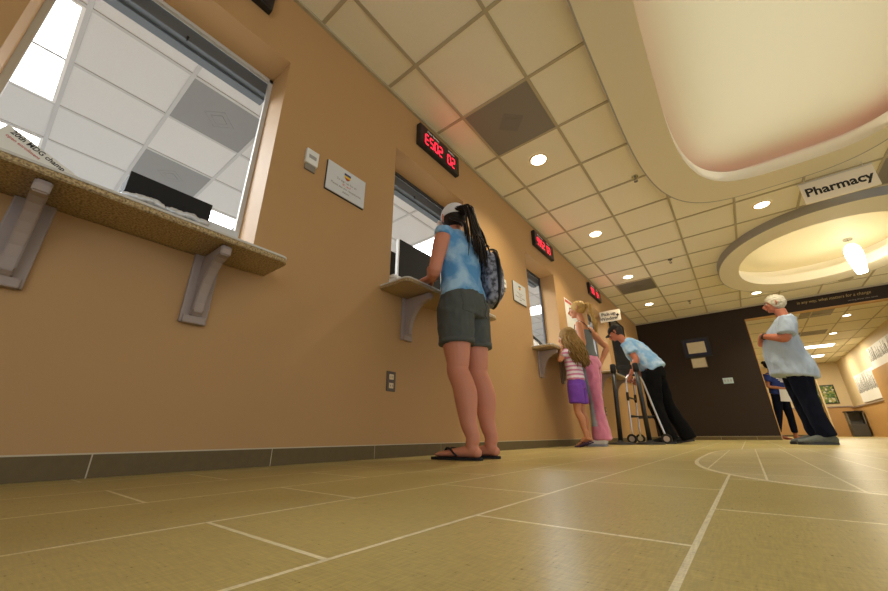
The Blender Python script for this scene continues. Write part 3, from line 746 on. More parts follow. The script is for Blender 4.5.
# monitors and items inside window two and three
def monitor(x, y, z, w_, h, rz, label, base=True):
    t = thing('computer_monitor', label, 'monitor', (x, y, z), rz)
    bm = BM(); rbox(bm, -.012, .014, -w_ / 2, w_ / 2, .02, .02 + h, .004); obj('back_shell', bm, 'blackmat', t)
    bm = BM(); rbox(bm, -.014, .012, -w_ / 2 - .014, -w_ / 2 - .0005, .018, .02 + h + .002, .003); obj('side_bezel', bm, 'whitepl', t, label='white side bezel')
    bm = BM(); rbox(bm, -.05, .05, -.08, .08, 0, .012, .003); box(bm, -.012, .010, -.02, .02, .010, .03); obj('foot', bm, 'blackmat', t)
monitor(-1.80, 1.995, 1.0205, .50, .50, 0, 'large black monitor seen from behind on the counter before the woman')
monitor(-2.02, 1.80, 1.0205, .30, .52, 0, 'black monitor at the left edge of the second window')
t = thing('card_reader', 'small white card reader on the counter at the second window', 'card reader', (-1.66, 1.60, 1.0205))
bm = BM(); rbox(bm, -.035, .035, -.03, .03, 0, .10, .008); obj('body', bm, 'whitepl', t)
bm = BM(); rbox(bm, -.05, .01, -.035, .045, .10, .125, .006); obj('head', bm, 'whitepl', t)
bm = BM(); box(bm, .0345, .0355, -.02, .02, .02, .06); obj('label_plate', bm, 'ringside', t)
t = thing('desk_phone', 'grey desk phone with buttons in the third window', 'phone', (-1.72, 4.05, 1.0205))
bm = BM(); prism(bm, [(-.11, 0), (.08, 0), (.08, .02), (-.05, .17), (-.11, .17)], -.12, .12, lambda a, b2, c: Vector((a, c, b2))); obj('body', bm, 'whitepl', t)
for i in range(4):
    for j in range(3):
        bm = BM(); box(bm, -.004, .004, -.010, .010, -.010, .010, Matrix.Translation((.062 - i * .028, -.02 + j * .035, .045 + i * .032)) @ Matrix.Rotation(R(-49), 4, 'Y')); obj('button', bm, 'greytext', t)
bm = BM(); loft(bm, [(.07, -.10, .06), (.03, -.10, .12), (-.04, -.10, .19)], [.018, .014, .018], n=4, seg=10); obj('handset', bm, 'black', t, True)
bm = BM(); rbox(bm, -.03, .03, -.03, .03, 0, .06, .008); o = obj('tape_dispenser', bm, 'black'); o.location = (-1.50, 4.54, 1.0205)
tagp(o, 'small black object on the shelf above the girl', 'dispenser')

#PEOPLE#
# ================================================================== PEOPLE
# local frame of every figure: x = its right, y = forward, z = up
SK = {}
def skin(nm, c): SK[nm] = mat(nm, c, .5, noise_amt=.06, noise_scale=14, spec=.35); return SK[nm]
skin('fair_skin', (.60, .245, .155)); skin('tanned_skin', (.50, .215, .11)); skin('ruddy_skin', (.48, .17, .10)); skin('brown_skin', (.38, .15, .075))
V = Vector
def head(bm, c, yaw=0., pitch=0., s=1.0, jaw=1.0):
    """c = centre of skull; face along local +y rotated by yaw/pitch"""
    Mx = Matrix.Translation(c) @ Matrix.Rotation(yaw, 4, 'Z') @ Matrix.Rotation(-pitch, 4, 'X')
    def B(p, r, rot=None): ball(bm, Mx @ V([q * s for q in p]), [q * s for q in r], (Matrix.Rotation(yaw, 4, 'Z') @ Matrix.Rotation(-pitch, 4, 'X') @ (rot or Matrix())))
    B((0, -.012, .022), (.074, .094, .088)); B((0, .028, -.018), (.062, .064, .085)); B((0, .038, -.072), (.042 * jaw, .045, .036))
    B((0, .070, -.094), (.018, .017, .014)); B((0, .080, .018), (.050, .016, .014))
    B((.038, .062, -.030), (.022, .022, .024)); B((-.038, .062, -.030), (.022, .022, .024))
    loft(bm, [Mx @ V(q) * 1 if False else Mx @ (V(q) * s) for q in ((0, .086, .010), (0, .103, -.012), (0, .116, -.034), (0, .100, -.044))], [.008 * s, .010 * s, .014 * s, .010 * s], n=3, seg=10)
    loft(bm, [Mx @ (V(q) * s) for q in ((-.022, .088, -.060), (0, .100, -.058), (.022, .088, -.060))], [.005 * s, .008 * s, .005 * s], n=3, seg=8)
    loft(bm, [Mx @ (V(q) * s) for q in ((-.020, .086, -.070), (0, .097, -.070), (.020, .086, -.070))], [.005 * s, .008 * s, .005 * s], n=3, seg=8)
    for sd in (-1, 1):
        loft(bm, [Mx @ (V(q) * s) for q in ((sd * .070, -.004, -.030), (sd * .082, -.014, -.004), (sd * .080, -.012, .022), (sd * .071, .002, .018))], [.007 * s, .011 * s, .010 * s, .007 * s], n=3, seg=8)
    return Mx
def eyes(parent, Mx, s=1.0, iris=(.05, .08, .10)):
    for sd in (-1, 1):
        bm = BM(); ball(bm, Mx @ (V((sd * .030, .078, .003)) * s), .0125 * s, u=14, v=10); e = obj('eye', bm, mat('eye_white', (.7, .68, .64), .2), parent, True)
        bm = BM(); ball(bm, Mx @ (V((sd * .030, .0875, .003)) * s), .0055 * s, u=10, v=8); obj('iris', bm, mat('eye_iris', iris, .15), e, True)
        bm = BM(); loft(bm, [Mx @ (V((sd * a, b_, c)) * s) for a, b_, c in ((.014, .092, .020), (.030, .092, .027), (.046, .080, .021))], [.003 * s, .0045 * s, .002 * s], n=3, seg=6); obj('eyebrow', bm, mat('brow_hair', (.16, .10, .05), .8), parent, True)
def hand(bm, wrist, d, nrm, thumb, curl=.6, s=1.0, spread=.10):
    """d: along the hand, nrm: back of the hand, thumb: thumb side"""
    d = V(d).normalized(); nrm = V(nrm); nrm = (nrm - d * nrm.dot(d)).normalized(); th = V(thumb); th = (th - d * th.dot(d) - nrm * th.dot(nrm)).normalized()
    P = lambda a, b_, c: V(wrist) + (d * a + th * b_ + nrm * c) * s
    loft(bm, [P(-.02, 0, 0), P(.02, 0, 0), P(.05, .002, 0), P(.085, 0, -.002)], [(.026 * s, .019 * s), (.030 * s, .016 * s), (.039 * s, .015 * s), (.038 * s, .012 * s)], side=th, n=3, seg=14, ex=2.4)
    for i, (off, ln) in enumerate(((.029, .070), (.010, .080), (-.010, .074), (-.029, .058))):
        a = P(.078, off, -.002); dd = (d + th * (off / .03 * spread)).normalized(); pts = [a]; ang = 0
        for fr, k in ((.45, .45), (.30, .8), (.25, .6)):
            ang += curl * k * 1.1; q = pts[-1] + (dd * math.cos(ang) - nrm * math.sin(ang)) * ln * fr * s; pts.append(q)
        loft(bm, pts, [.0098 * s, .0090 * s, .0082 * s, .0068 * s], side=th, n=3, seg=10)
    pts = [P(.015, .020, -.004), P(.042, .044, -.012), P(.066, .052, -.020 - .012 * curl), P(.086, .048, -.028 - .018 * curl)]
    loft(bm, pts, [.014 * s, .012 * s, .0105 * s, .008 * s], side=nrm, n=3, seg=10)
def foot(bm, ankle, heel_z, toe, s=1.0, toes=True):
    """bare foot: ankle joint, ball/toe point on the ground"""
    a = V(ankle); t = V(toe); d = (t - V((a.x, a.y, t.z))); L = d.length; d.normalize(); sd = d.cross(V((0, 0, 1)))
    heel = V((a.x, a.y, heel_z + .022 * s)) - d * .035 * s
    loft(bm, [heel, V((a.x, a.y, heel_z + .030 * s)) + d * .02 * s, heel.lerp(t, .60) + V((0, 0, .012 * s)), t + V((0, 0, .014 * s)) - d * .035 * s], [(.028 * s, .024 * s), (.030 * s, .030 * s), (.038 * s, .020 * s), (.042 * s, .013 * s)], side=sd, n=4, seg=16)
    loft(bm, [a + V((0, 0, .05 * s)), a, V((a.x, a.y, heel_z + .03 * s))], [.034 * s, .034 * s, .030 * s], n=3, seg=14)
    if toes:
        for i, (o_, l_, r_) in enumerate(((.030, .040, .0115), (.012, .040, .0088), (-.004, .035, .008), (-.018, .029, .0075), (-.031, .021, .007))):
            sg_ = 1
            b0 = t - d * .042 * s + sd * o_ * s * foot.inner + V((0, 0, .012 * s)); b1 = b0 + d * l_ * s - V((0, 0, .002))
            loft(bm, [b0, b0.lerp(b1, .5) + V((0, 0, .003 * s)), b1], [r_ * s, r_ * s, r_ * .95 * s], n=3, seg=8)
foot.inner = 1
def flipflop(parent, ankle, toe, s=1.0, m='blackmat', inner=1, tilt=0.):
    a = V((ankle[0], ankle[1], 0)); t = V((toe[0], toe[1], 0)); d = (t - a).normalized(); sd = d.cross(V((0, 0, 1))) * inner
    h = a - d * .055 * s; L = (t - h).length + .018 * s
    outl = []
    for k in range(40):
        th = 2 * PI * k / 40; u = (1 - math.cos(th)) / 2; wv = math.sin(th)
        wd = (.030 + .016 * math.sin(PI * min(1, u * 1.05)) * u + .010 * u) * s; outl.append((u * L, math.copysign(abs(wv) ** .55, wv) * wd))
    hz = tilt
    zf = lambda u: max(0, (1 - u / (L * .72))) * hz
    bm = BM(); prism(bm, outl, 0.0005, .013 * s, lambda p, q, z: h + d * p + sd * q + V((0, 0, z + zf(p))))
    so = obj('sandal_sole', bm, m, parent)
    bm = BM(); tp = h + d * (L * .80) + sd * .012 * s + V((0, 0, .016 * s))
    for q in (-1, 1):
        loft(bm, [tp, h + d * (L * .62) + sd * q * .022 * s + V((0, 0, .060 * s + zf(L * .6))), h + d * (L * .42) + sd * q * .040 * s + V((0, 0, .022 * s + zf(L * .42)))], [(.006 * s, .004 * s), (.010 * s, .004 * s), (.009 * s, .004 * s)], n=4, seg=8)
    obj('sandal_strap', bm, m, parent, True)
def shoe(parent, ankle, toe, m, msole, s=1.0, name='shoe', h=.085, heel_z=0.):
    a = V((ankle[0], ankle[1], 0)); t = V((toe[0], toe[1], 0)); d = (t - a).normalized(); sd = d.cross(V((0, 0, 1))); hl = a - d * .06 * s; L = (t - hl).length
    zf = lambda u: max(0, 1 - u / .72) * heel_z
    P = lambda u, z: hl + d * (u * L) + V((0, 0, z + zf(u)))
    bm = BM(); loft(bm, [P(.06, .045), P(.2, .055), P(.45, .050), P(.72, .036), P(.93, .030)], [(.034 * s, .034 * s), (.038 * s, .044 * s), (.040 * s, .040 * s), (.048 * s, .028 * s), (.036 * s, .020 * s)], side=sd, n=4, seg=18, ex=2.3)
    loft(bm, [P(.22, .05), P(.20, h + .03)], [(.038 * s, .045 * s), (.040 * s, .046 * s)], side=sd, n=3, seg=16)
    me = fuse(bm, .007, 3); u_ = obj(name, me, m, parent)
    outl = []
    for k in range(40):
        th = 2 * PI * k / 40; u = (1 - math.cos(th)) / 2; wv = math.sin(th); wd = (.036 + .014 * u) * s; outl.append((u, math.copysign(abs(wv) ** .5, wv) * wd))
    bm = BM(); prism(bm, outl, .0005, .024 * s, lambda p, q, z: P(p * 1.0, z) + sd * q); obj('sole', bm, msole, u_)
    bm = BM()
    for k in range(4):
        c = P(.42 + .09 * k, .088 - .012 * k); loft(bm, [c - sd * .02 * s, c + V((0, 0, .004)), c + sd * .02 * s], [.003, .003, .003], n=2, seg=6)
    obj('laces', bm, msole, u_)
def strands(name, parent, m, roots, tips_fn, n, r0, seed, mids=2, seg=6):
    pass

def person(name, label, loc, rz, group=None): return thing(name, label, 'person', loc, rz, group)

# ------------------------------------------------ A: woman in the blue top
A = person('person', 'woman in blue tie-dyed top, grey shorts, white cap and flip-flops at the second counter', (-1.20, 1.74, 0), R(90))
hipL, hipR = V((-.085, .075, .90)), V((.085, .075, .90))
kneeL, kneeR = V((-.085, .035, .475)), V((.090, .02, .475))
ankL, ankR = V((-.085, -.085, .085)), V((.095, -.085, .085))
bm = BM()
for h_, k_, a_ in ((hipL, kneeL, ankL), (hipR, kneeR, ankR)):
    loft(bm, [h_ + V((0, 0, .03)), h_.lerp(k_, .30), h_.lerp(k_, .62), k_ + V((0, 0, .05)), k_, k_.lerp(a_, .22) + V((0, -.016, 0)), k_.lerp(a_, .40) + V((0, -.016, 0)), k_.lerp(a_, .72), a_ + V((0, 0, .03)), a_],
         [(.088, .092), (.086, .094), (.076, .084), (.062, .066), (.057, .062), (.057, .062), (.058, .064), (.042, .046), (.033, .037), (.034, .038)], n=4, seg=20)
foot.inner = 1; foot(bm, ankL, .012, (-.095, .150, .012)); foot.inner = -1; foot(bm, ankR, .012, (.105, .150, .012))
loft(bm, [V((0, .075, .84)), V((0, .08, .92)), V((0, .09, 1.06)), V((0, .10, 1.22)), V((.0, .115, 1.36)), V((.0, .135, 1.43))], [(.15, .10), (.165, .105), (.120, .085), (.135, .09), (.150, .075), (.05, .045)], side=XP, n=4, seg=22)
loft(bm, [V((0, .125, 1.38)), V((0, .140, 1.44)), V((0, .150, 1.53))], [.052, .048, .046], n=3, seg=16)
# arms: left hand flat on the counter, right hand on the counter further on
shL, elL, wrL = V((-.165, .105, 1.375)), V((-.215, .13, 1.12)), V((-.13, .235, 1.098))
shR, elR, wrR = V((.175, .11, 1.375)), V((.22, .15, 1.12)), V((.15, .25, 1.098))
for s_, e_, w_ in ((shL, elL, wrL), (shR, elR, wrR)):
    loft(bm, [s_ + V((0, 0, -.01)), s_.lerp(e_, .35), s_.lerp(e_, .75), e_, e_.lerp(w_, .35), e_.lerp(w_, .75), w_], [(.050, .052), (.050, .052), (.041, .043), (.040, .040), (.041, .040), (.031, .029), (.027, .022)], n=4, seg=16)
hand(bm, wrL, V((.25, 1, -.05)), (0, .1, 1), (1, 0, 0), .25); hand(bm, wrR, V((-.25, 1, -.05)), (0, .1, 1), (-1, 0, 0), .25)
mxA = head(bm, V((0, .165, 1.565)), -.45, -.12)
me = fuse(bm, .0055, 2); obj('body', me, SK['fair_skin'], A)
eyes(A, mxA)
# top
bm = BM()
loft(bm, [V((0, .070, .985)), V((0, .078, 1.03)), V((0, .09, 1.10)), V((0, .10, 1.22)), V((0, .112, 1.34)), V((0, .125, 1.405)), V((0, .13, 1.43))], [(.176, .122), (.166, .117), (.150, .108), (.160, .112), (.178, .098), (.125, .075), (.07, .06)], side=XP, n=5, seg=28)
for s_, e_ in ((shL, elL), (shR, elR)): loft(bm, [s_ + V((0, 0, .012)), s_.lerp(e_, .07), s_.lerp(e_, .15)], [.056, .058, .056], n=3, seg=16)
me = fuse(bm, .007, 3); wrinkle(me, .006, 11, 2, (1, 1, 1.1)); obj('blue_top', me, mat('tie_dye_cotton', (.09, .30, .62), .8, col2=(.36, .58, .80), noise_scale=8, bump=.2, bump_scale=200), A)
# shorts
bm = BM()
loft(bm, [V((0, .070, .83)), V((0, .068, .90)), V((0, .070, .97)), V((0, .075, 1.015))], [(.172, .125), (.184, .132), (.176, .122), (.165, .112)], side=XP, n=4, seg=26)
for h_, k_ in ((hipL, kneeL), (hipR, kneeR)):
    loft(bm, [h_ + V((0, 0, .02)), h_.lerp(k_, .22), h_.lerp(k_, .52), h_.lerp(k_, .62)], [(.094, .112), (.096, .112), (.094, .106), (.094, .106)], side=XP, n=4, seg=22)
me = fuse(bm, .007, 2); wrinkle(me, .007, 14, 5); sh_ = obj('shorts', me, mat('grey_cotton', (.075, .085, .082), .85, noise_amt=.15, noise_scale=20, bump=.2, bump_scale=250), A)
from mathutils.bvhtree import BVHTree
bvS = BVHTree.FromPolygons([v.co for v in me.vertices], [tuple(q.vertices) for q in me.polygons])
for sx in (-1, 1):
    k_ = (kneeL, kneeR)[sx > 0]; h_ = (hipL, hipR)[sx > 0]; bm = BM(); c = h_.lerp(k_, .60)
    loft(bm, [c + V((0, 0, .014)), c - V((0, 0, .014))], [(.0965, .1085), (.097, .109)], side=XP, n=2, seg=28, cap=False); obj('hem_cuff', bm, 'shorts_cuff' if 'shorts_cuff' in M else mat('grey_cuff_cotton', (.085, .095, .09), .85), sh_, True)
    bm = BM(); n_ = 8; vg = {}
    for i in range(n_ + 1):
        for j in range(n_ + 1):
            x_ = sx * .088 + (i / n_ - .5) * .105; z_ = .90 + (j / n_ - .5) * .125 - (.014 if j == 0 else 0) * (1 - abs(i / n_ - .5) * 2)
            hit = bvS.ray_cast(V((x_, -1, z_)), V((0, 1, 0)))
            yy = hit[0].y if hit[0] else -.05
            for k_, o_ in ((0, .004), (1, -.0045)): vg[i, j, k_] = bm.verts.new((x_, yy + o_, z_))
    for i in range(n_):
        for j in range(n_):
            bm.faces.new((vg[i, j, 1], vg[i + 1, j, 1], vg[i + 1, j + 1, 1], vg[i, j + 1, 1])); bm.faces.new((vg[i, j, 0], vg[i, j + 1, 0], vg[i + 1, j + 1, 0], vg[i + 1, j, 0]))
    for i in range(n_):
        bm.faces.new((vg[i, 0, 0], vg[i + 1, 0, 0], vg[i + 1, 0, 1], vg[i, 0, 1])); bm.faces.new((vg[i, n_, 0], vg[i, n_, 1], vg[i + 1, n_, 1], vg[i + 1, n_, 0]))
        bm.faces.new((vg[0, i, 0], vg[0, i, 1], vg[0, i + 1, 1], vg[0, i + 1, 0])); bm.faces.new((vg[n_, i, 0], vg[n_, i + 1, 0], vg[n_, i + 1, 1], vg[n_, i, 1]))
    obj('back_pocket', bm, bpy.data.materials['grey_cotton'], sh_)
bm = BM(); loft(bm, [V((0, .075, 1.000)), V((0, .075, 1.018))], [(.172, .119), (.170, .117)], side=XP, n=2, seg=30); obj('waistband', bm, bpy.data.materials['grey_cotton'], sh_, True)
# cap, hair, ponytail
CH = V((0, .165, 1.565)); rotA = Matrix.Translation(CH) @ Matrix.Rotation(-.45, 4, 'Z') @ Matrix.Rotation(.12, 4, 'X')
hairm = mat('dark_brown_hair', (.018, .010, .007), .6, spec=.25, noise_amt=.4, noise_scale=60)
bm = BM(); ball(bm, rotA @ V((0, -.014, .012)), (.080, .098, .086), Matrix.Rotation(-.45, 4, 'Z') @ Matrix.Rotation(.12, 4, 'X'), 48, 32)
bmesh.ops.bisect_plane(bm, geom=bm.verts[:] + bm.edges[:] + bm.faces[:], plane_co=rotA @ V((0, .03, -.05)), plane_no=V((.45, 1, -.9)), clear_outer=True)
bmesh.ops.holes_fill(bm, edges=[e for e in bm.edges if e.is_boundary]); obj('hair', bm, hairm, A, True)
bm = BM(); ball(bm, rotA @ V((0, -.010, .032)), (.086, .104, .092), Matrix.Rotation(-.45, 4, 'Z') @ Matrix.Rotation(.12, 4, 'X'), 28, 20)
bmesh.ops.bisect_plane(bm, geom=bm.verts[:] + bm.edges[:] + bm.faces[:], plane_co=rotA @ V((0, 0, .002)), plane_no=rotA.to_3x3() @ V((0, -.12, -1)), clear_outer=True)
bmesh.ops.holes_fill(bm, edges=[e for e in bm.edges if e.is_boundary])
capm = mat('white_cap_cotton', (.74, .74, .76), .8); cp = obj('cap', bm, capm, A, True)
bm = BM(); prism(bm, [(.078 * math.sin(t), .07 + .088 * max(0, math.cos(t))) for t in [(-PI / 2) + PI * k / 16 for k in range(17)]], .028, .033, lambda a, b_, c: rotA @ V((a, b_, c - (abs(a) * 2.2) ** 2 * .6 - (b_ - .07) * .12))); obj('visor', bm, capm, cp)
bm = BM(); loft(bm, [rotA @ V((-.035, -.108, .035)), rotA @ V((0, -.116, .052)), rotA @ V((.035, -.108, .035))], [.009, .007, .009], n=3, seg=8); obj('cap_strap', bm, capm, cp, True)
bm = BM(); rnd = random.Random(5); r0 = rotA @ V((.0, -.105, .035))
for k in range(130):
    o1 = V((rnd.gauss(0, .014), rnd.gauss(0, .009), rnd.gauss(0, .012))); sp_ = rnd.gauss(0, 1); ln = rnd.uniform(.55, 1.0)
    p3 = V((.045 + sp_ * .036, -.040 + rnd.gauss(0, .014), 1.60 - .43 * ln))
    loft(bm, [r0 + o1, V((-.030 + sp_ * .012, .005, 1.560)) + o1, V((.002 + sp_ * .022, -.018 + rnd.gauss(0, .010), 1.44)), V((.025 + sp_ * .030, -.030 + rnd.gauss(0, .010), 1.38)).lerp(p3, .4), p3], [.005, .0065, .006, .005, .0015], n=4, seg=6)
for k in range(10):
    sp_ = rnd.uniform(-.06, .0); loft(bm, [rotA @ V((sp_ - .01, -.085, -.03)), V((sp_ - .02, .03, 1.46)), V((sp_ - .03, .0, 1.38 - .08 * rnd.random()))], [.010, .010, .003], n=4, seg=6)
obj('ponytail', bm, hairm, A, True)
foot.inner = 1
flipflop(A, (ankL.x, ankL.y), (-.095, .150), 1.0, 'blackmat', 1); flipflop(A, (ankR.x, ankR.y), (.105, .150), 1.0, 'blackmat', -1)

def warp(root):
    def w_(o):
        if o.type == 'MESH':
            for v in o.data.vertices:
                z = v.co.z; k = min(1, max(0, (z - .08) / .82)); k = k ** .8
                if abs(v.co.y) < .19: z = z - .045 * math.exp(-((z - .98) / .17) ** 2)
                v.co.y -= .068 * k + .022 * max(0, (z - .9) / .7); v.co.z = z * .957 if z > .1 else z * (1 - .43 * .1 * z / .1)
            o.data.update()
        for c in o.children: w_(c)
    w_(root)
bpy.context.view_layer.update(); warp(A)

# backpack slung on her right shoulder
bp = thing('backpack', 'grey patterned backpack with black trim on the back of the woman in blue', 'backpack', (-1.195, 1.885, 0), R(90 + 48))
bm = BM(); loft(bm, [V((0, -.085, .925)), V((0, -.10, .98)), V((0, -.10, 1.09)), V((0, -.085, 1.20)), V((0, -.06, 1.27))], [(.085, .045), (.115, .068), (.120, .074), (.105, .060), (.065, .035)], side=XP, n=5, seg=26, ex=2.6)
me = fuse(bm, .006, 2); wrinkle(me, .004, 16, 3); obj('main_pouch', me, mat('camo_grey_fabric', (.05, .055, .075), .7, col2=(.34, .36, .46), noise_scale=34), bp)
bm = BM()
pts = [V((.120 * math.cos(t), -.118, 1.09 + .172 * math.sin(t))) for t in [2 * PI * k / 30 for k in range(31)]]
loft(bm, pts, [(.014, .034)] * 31, side=(0, 1, 0), n=1, seg=8, cap=False); obj('side_trim', bm, 'black', bp, True)
bm = BM(); loft(bm, [V((-.02, -.06, 1.27)), V((-.02, -.10, 1.305)), V((0, -.145, 1.312)), V((.03, -.17, 1.295))], [(.012, .005)] * 4, n=4, seg=8); obj('grab_handle', bm, 'black', bp, True)
bm = BM(); loft(bm, [V((.0, -.035, 1.26)), V((-.02, .0, 1.335)), V((-.07, .075, 1.372)), V((-.13, .12, 1.33)), V((-.12, .13, 1.20)), V((-.03, .04, 1.0))], [(.020, .005)] * 6, side=XP, n=5, seg=8); obj('shoulder_strap', bm, 'black', bp, True)

# ------------------------------------------------ B: woman in pink trousers
B_ = person('person', 'woman with long blonde ponytail in grey tank top and pink and grey track pants', (-1.25, 4.42, 0), R(90))
def legs(bm, hips, knees, ankles, rr, side=XP):
    for h_, k_, a_ in zip(hips, knees, ankles):
        loft(bm, [h_ + V((0, 0, .03)), h_.lerp(k_, .35), h_.lerp(k_, .7), k_, k_.lerp(a_, .3) + V((0, -.012, 0)), k_.lerp(a_, .7), a_], rr, side=side, n=4, seg=18)
hips = [V((-.08, .04, .90)), V((.08, .04, .90))]; knees = [V((-.085, .0, .48)), V((.085, .06, .49))]; anks = [V((-.09, .015, .08)), V((.09, .05, .08))]
bm = BM(); legs(bm, hips, knees, anks, [.075, .07, .058, .048, .05, .036, .033])
loft(bm, [V((0, .045, .84)), V((0, .045, .95)), V((0, .06, 1.07)), V((0, .07, 1.2)), V((0, .06, 1.33)), V((0, .055, 1.40))], [(.13, .09), (.15, .095), (.108, .078), (.125, .085), (.150, .065), (.05, .045)], side=XP, n=4, seg=20)
loft(bm, [V((0, .052, 1.37)), V((0, .060, 1.43)), V((0, .075, 1.50))], [.046, .042, .042], n=3, seg=14)
sL, eL, wL = V((-.165, .045, 1.345)), V((-.19, .02, 1.09)), V((-.12, .13, 1.045))
sR, eR, wR = V((.165, .035, 1.345)), V((.225, -.125, 1.10)), V((.170, -.045, .92))
for s_, e_, w_ in ((sL, eL, wL), (sR, eR, wR)):
    loft(bm, [s_, s_.lerp(e_, .35), s_.lerp(e_, .75), e_, e_.lerp(w_, .35), e_.lerp(w_, .75), w_], [(.044, .045), (.041, .042), (.035, .036), (.034, .034), (.035, .034), (.027, .026), (.024, .020)], n=4, seg=14)
hand(bm, wL, V((.1, 1, .12)), (0, -.1, 1), (1, 0, 0), .25, .95); hand(bm, wR, V((-.2, .6, -.8)), (1, 0, -.2), (0, 1, .3), .5, .95)
mxB = head(bm, V((0, .085, 1.575)), .10, -.02, .96)
obj('body', fuse(bm, .006, 2), SK['tanned_skin'], B_); eyes(B_, mxB, .96)
bm = BM()
loft(bm, [V((0, .045, .955)), V((0, .055, 1.05)), V((0, .070, 1.18)), V((0, .066, 1.29))], [(.148, .108), (.130, .095), (.140, .108), (.136, .090)], side=XP, n=5, seg=26)
me = fuse(bm, .007, 2); wrinkle(me, .004, 13, 1); tk = obj('tank_top', me, mat('grey_ribbed_cotton', (.13, .145, .15), .85, noise_amt=.15), B_)
for k, (a, c_) in enumerate(((-.095, .0), (.095, .0))):
    bm = BM(); loft(bm, [V((a, .130, 1.27)), V((a * .98, .115, 1.36)), V((a * .95, .055, 1.400)), V((a * .6, -.010, 1.34)), V((a * .15, -.035, 1.26))], [(.010, .004)] * 5, side=XP, n=5, seg=8); obj('strap', bm, 'black', tk, True)
bm = BM()
loft(bm, [V((0, .040, .84)), V((0, .040, .90)), V((0, .045, .97))], [(.155, .120), (.165, .122), (.142, .100)], side=XP, n=4, seg=24)
for h_, k_, a_ in zip(hips, knees, anks):
    loft(bm, [h_ + V((0, 0, .02)), h_.lerp(k_, .35), h_.lerp(k_, .7), k_, k_.lerp(a_, .35), k_.lerp(a_, .7) + V((0, -.01, 0)), a_ + V((0, -.015, -.012))], [(.085, .105), (.085, .100), (.072, .080), (.066, .070), (.068, .074), (.074, .084), (.080, .096)], side=XP, n=4, seg=20)
me = fuse(bm, .007, 2); wrinkle(me, .008, 11, 9, (1, 1, .8))
pk = obj('track_pants', me, [mat('pink_velour', (.62, .20, .33), .85, noise_amt=.12, noise_scale=16, sheen=.3), mat('pale_grey_velour', (.36, .42, .50), .85)], B_)
for p in me.polygons:
    c = p.center; k = max(0, min(1, (.92 - c.z) / .84)); yl = .055 - .055 * k
    if c.x < 0 and c.y > yl - .005 and p.normal.x < .35 and c.z > .20: p.material_index = 1
shoe(B_, (anks[0].x, anks[0].y), (-.10, .165), 'whitepl', mat('grey_sole', (.35, .36, .4), .6), .95, 'sneaker'); shoe(B_, (anks[1].x, anks[1].y), (.10, .24), 'whitepl', bpy.data.materials['grey_sole'], .95, 'sneaker')
blond = mat('blonde_hair', (.46, .29, .09), .65, spec=.2, noise_amt=.35, noise_scale=45)
def scalp(parent, Mx, s, m, cut=(0, .035, -.045), no=(0, 1, -1.0), fat=1.0, name='hair', rough=.002):
    bm = BM(); ball(bm, (0, 0, 0), (1, 1, 1), None, 72, 48)
    for v in bm.verts: v.co = V((v.co.x * .080 * fat, v.co.y * .100 * fat - .014, v.co.z * .093 * fat + .024)) * s
    bmesh.ops.bisect_plane(bm, geom=bm.verts[:] + bm.edges[:] + bm.faces[:], plane_co=V(cut) * s, plane_no=V(no), clear_outer=True)
    bmesh.ops.holes_fill(bm, edges=[e for e in bm.edges if e.is_boundary])
    for v in bm.verts:
        ph = math.atan2(v.co.z - .02, v.co.x); v.co += v.co.normalized() * (.0030 * noise.noise(V((ph * 14, v.co.y * 14, 0))) + rough * noise.noise(v.co * 60)); v.co = Mx @ v.co
    return obj(name, bm, m, parent, True)
scalp(B_, mxB, .96, blond)
bm = BM(); rnd = random.Random(11); r0 = mxB @ V((0, -.105, .035))
for k in range(130):
    o1 = V((rnd.gauss(0, .014), rnd.gauss(0, .011), rnd.gauss(0, .013))); q = rnd.gauss(0, 1)
    loft(bm, [r0 + o1 * .7, r0 + V((q * .010, -.035, -.005)) + o1, V((q * .014, -.075 + rnd.gauss(0, .007), 1.50)), V((q * .018, -.090 + rnd.gauss(0, .009), 1.38)), V((q * .016, -.095 + rnd.gauss(0, .010), 1.24 + rnd.uniform(0, .12)))], [.004, .0055, .0055, .0045, .0015], n=4, seg=6)
obj('ponytail', bm, blond, B_, True)
bm = BM(); cyl(bm, r0 + V((0, -.006, 0)), .020, .018, 'Y', 16); obj('hair_tie', bm, hairm, B_)

# ------------------------------------------------ girl
Gq = person('person', 'small girl with long wavy hair, striped pink shirt and purple shorts at the counter', (-1.31, 4.03, 0), R(90))
s = .74
hips = [V((-.058, .03, .61)), V((.058, .03, .61))]; knees = [V((-.060, .035, .335)), V((.060, .03, .335))]; anks = [V((-.060, -.02, .115)), V((.070, .0, .095))]
bm = BM(); legs(bm, hips, knees, anks, [.055, .050, .042, .035, .037, .027, .023])
foot(bm, anks[0], .060, (-.060, .10, .012), .74); foot.inner = -1; foot(bm, anks[1], .045, (.070, .12, .012), .74); foot.inner = 1
loft(bm, [V((0, .03, .58)), V((0, .03, .66)), V((0, .035, .76)), V((0, .045, .88)), V((0, .05, .985)), V((0, .055, 1.01))], [(.09, .07), (.10, .075), (.085, .065), (.095, .07), (.09, .055), (.04, .035)], side=XP, n=4, seg=18)
loft(bm, [V((0, .05, .99)), V((0, .055, 1.03)), V((0, .06, 1.08))], [.034, .032, .033], n=3, seg=12)
sL, eL, wL = V((-.105, .05, .965)), V((-.135, .115, .845)), V((-.09, .135, .975))
sR, eR, wR = V((.105, .05, .965)), V((.135, .11, .85)), V((.09, .135, .975))
eL = V((-.15, .13, .87)); wL = V((-.11, .10, 1.032)); eR = V((.15, .13, .87)); wR = V((.11, .10, 1.032))
for s_, e_, w_ in ((sL, eL, wL), (sR, eR, wR)):
    loft(bm, [s_, s_.lerp(e_, .5), e_, e_.lerp(w_, .5), w_], [.030, .028, .025, .024, .018], n=4, seg=12)
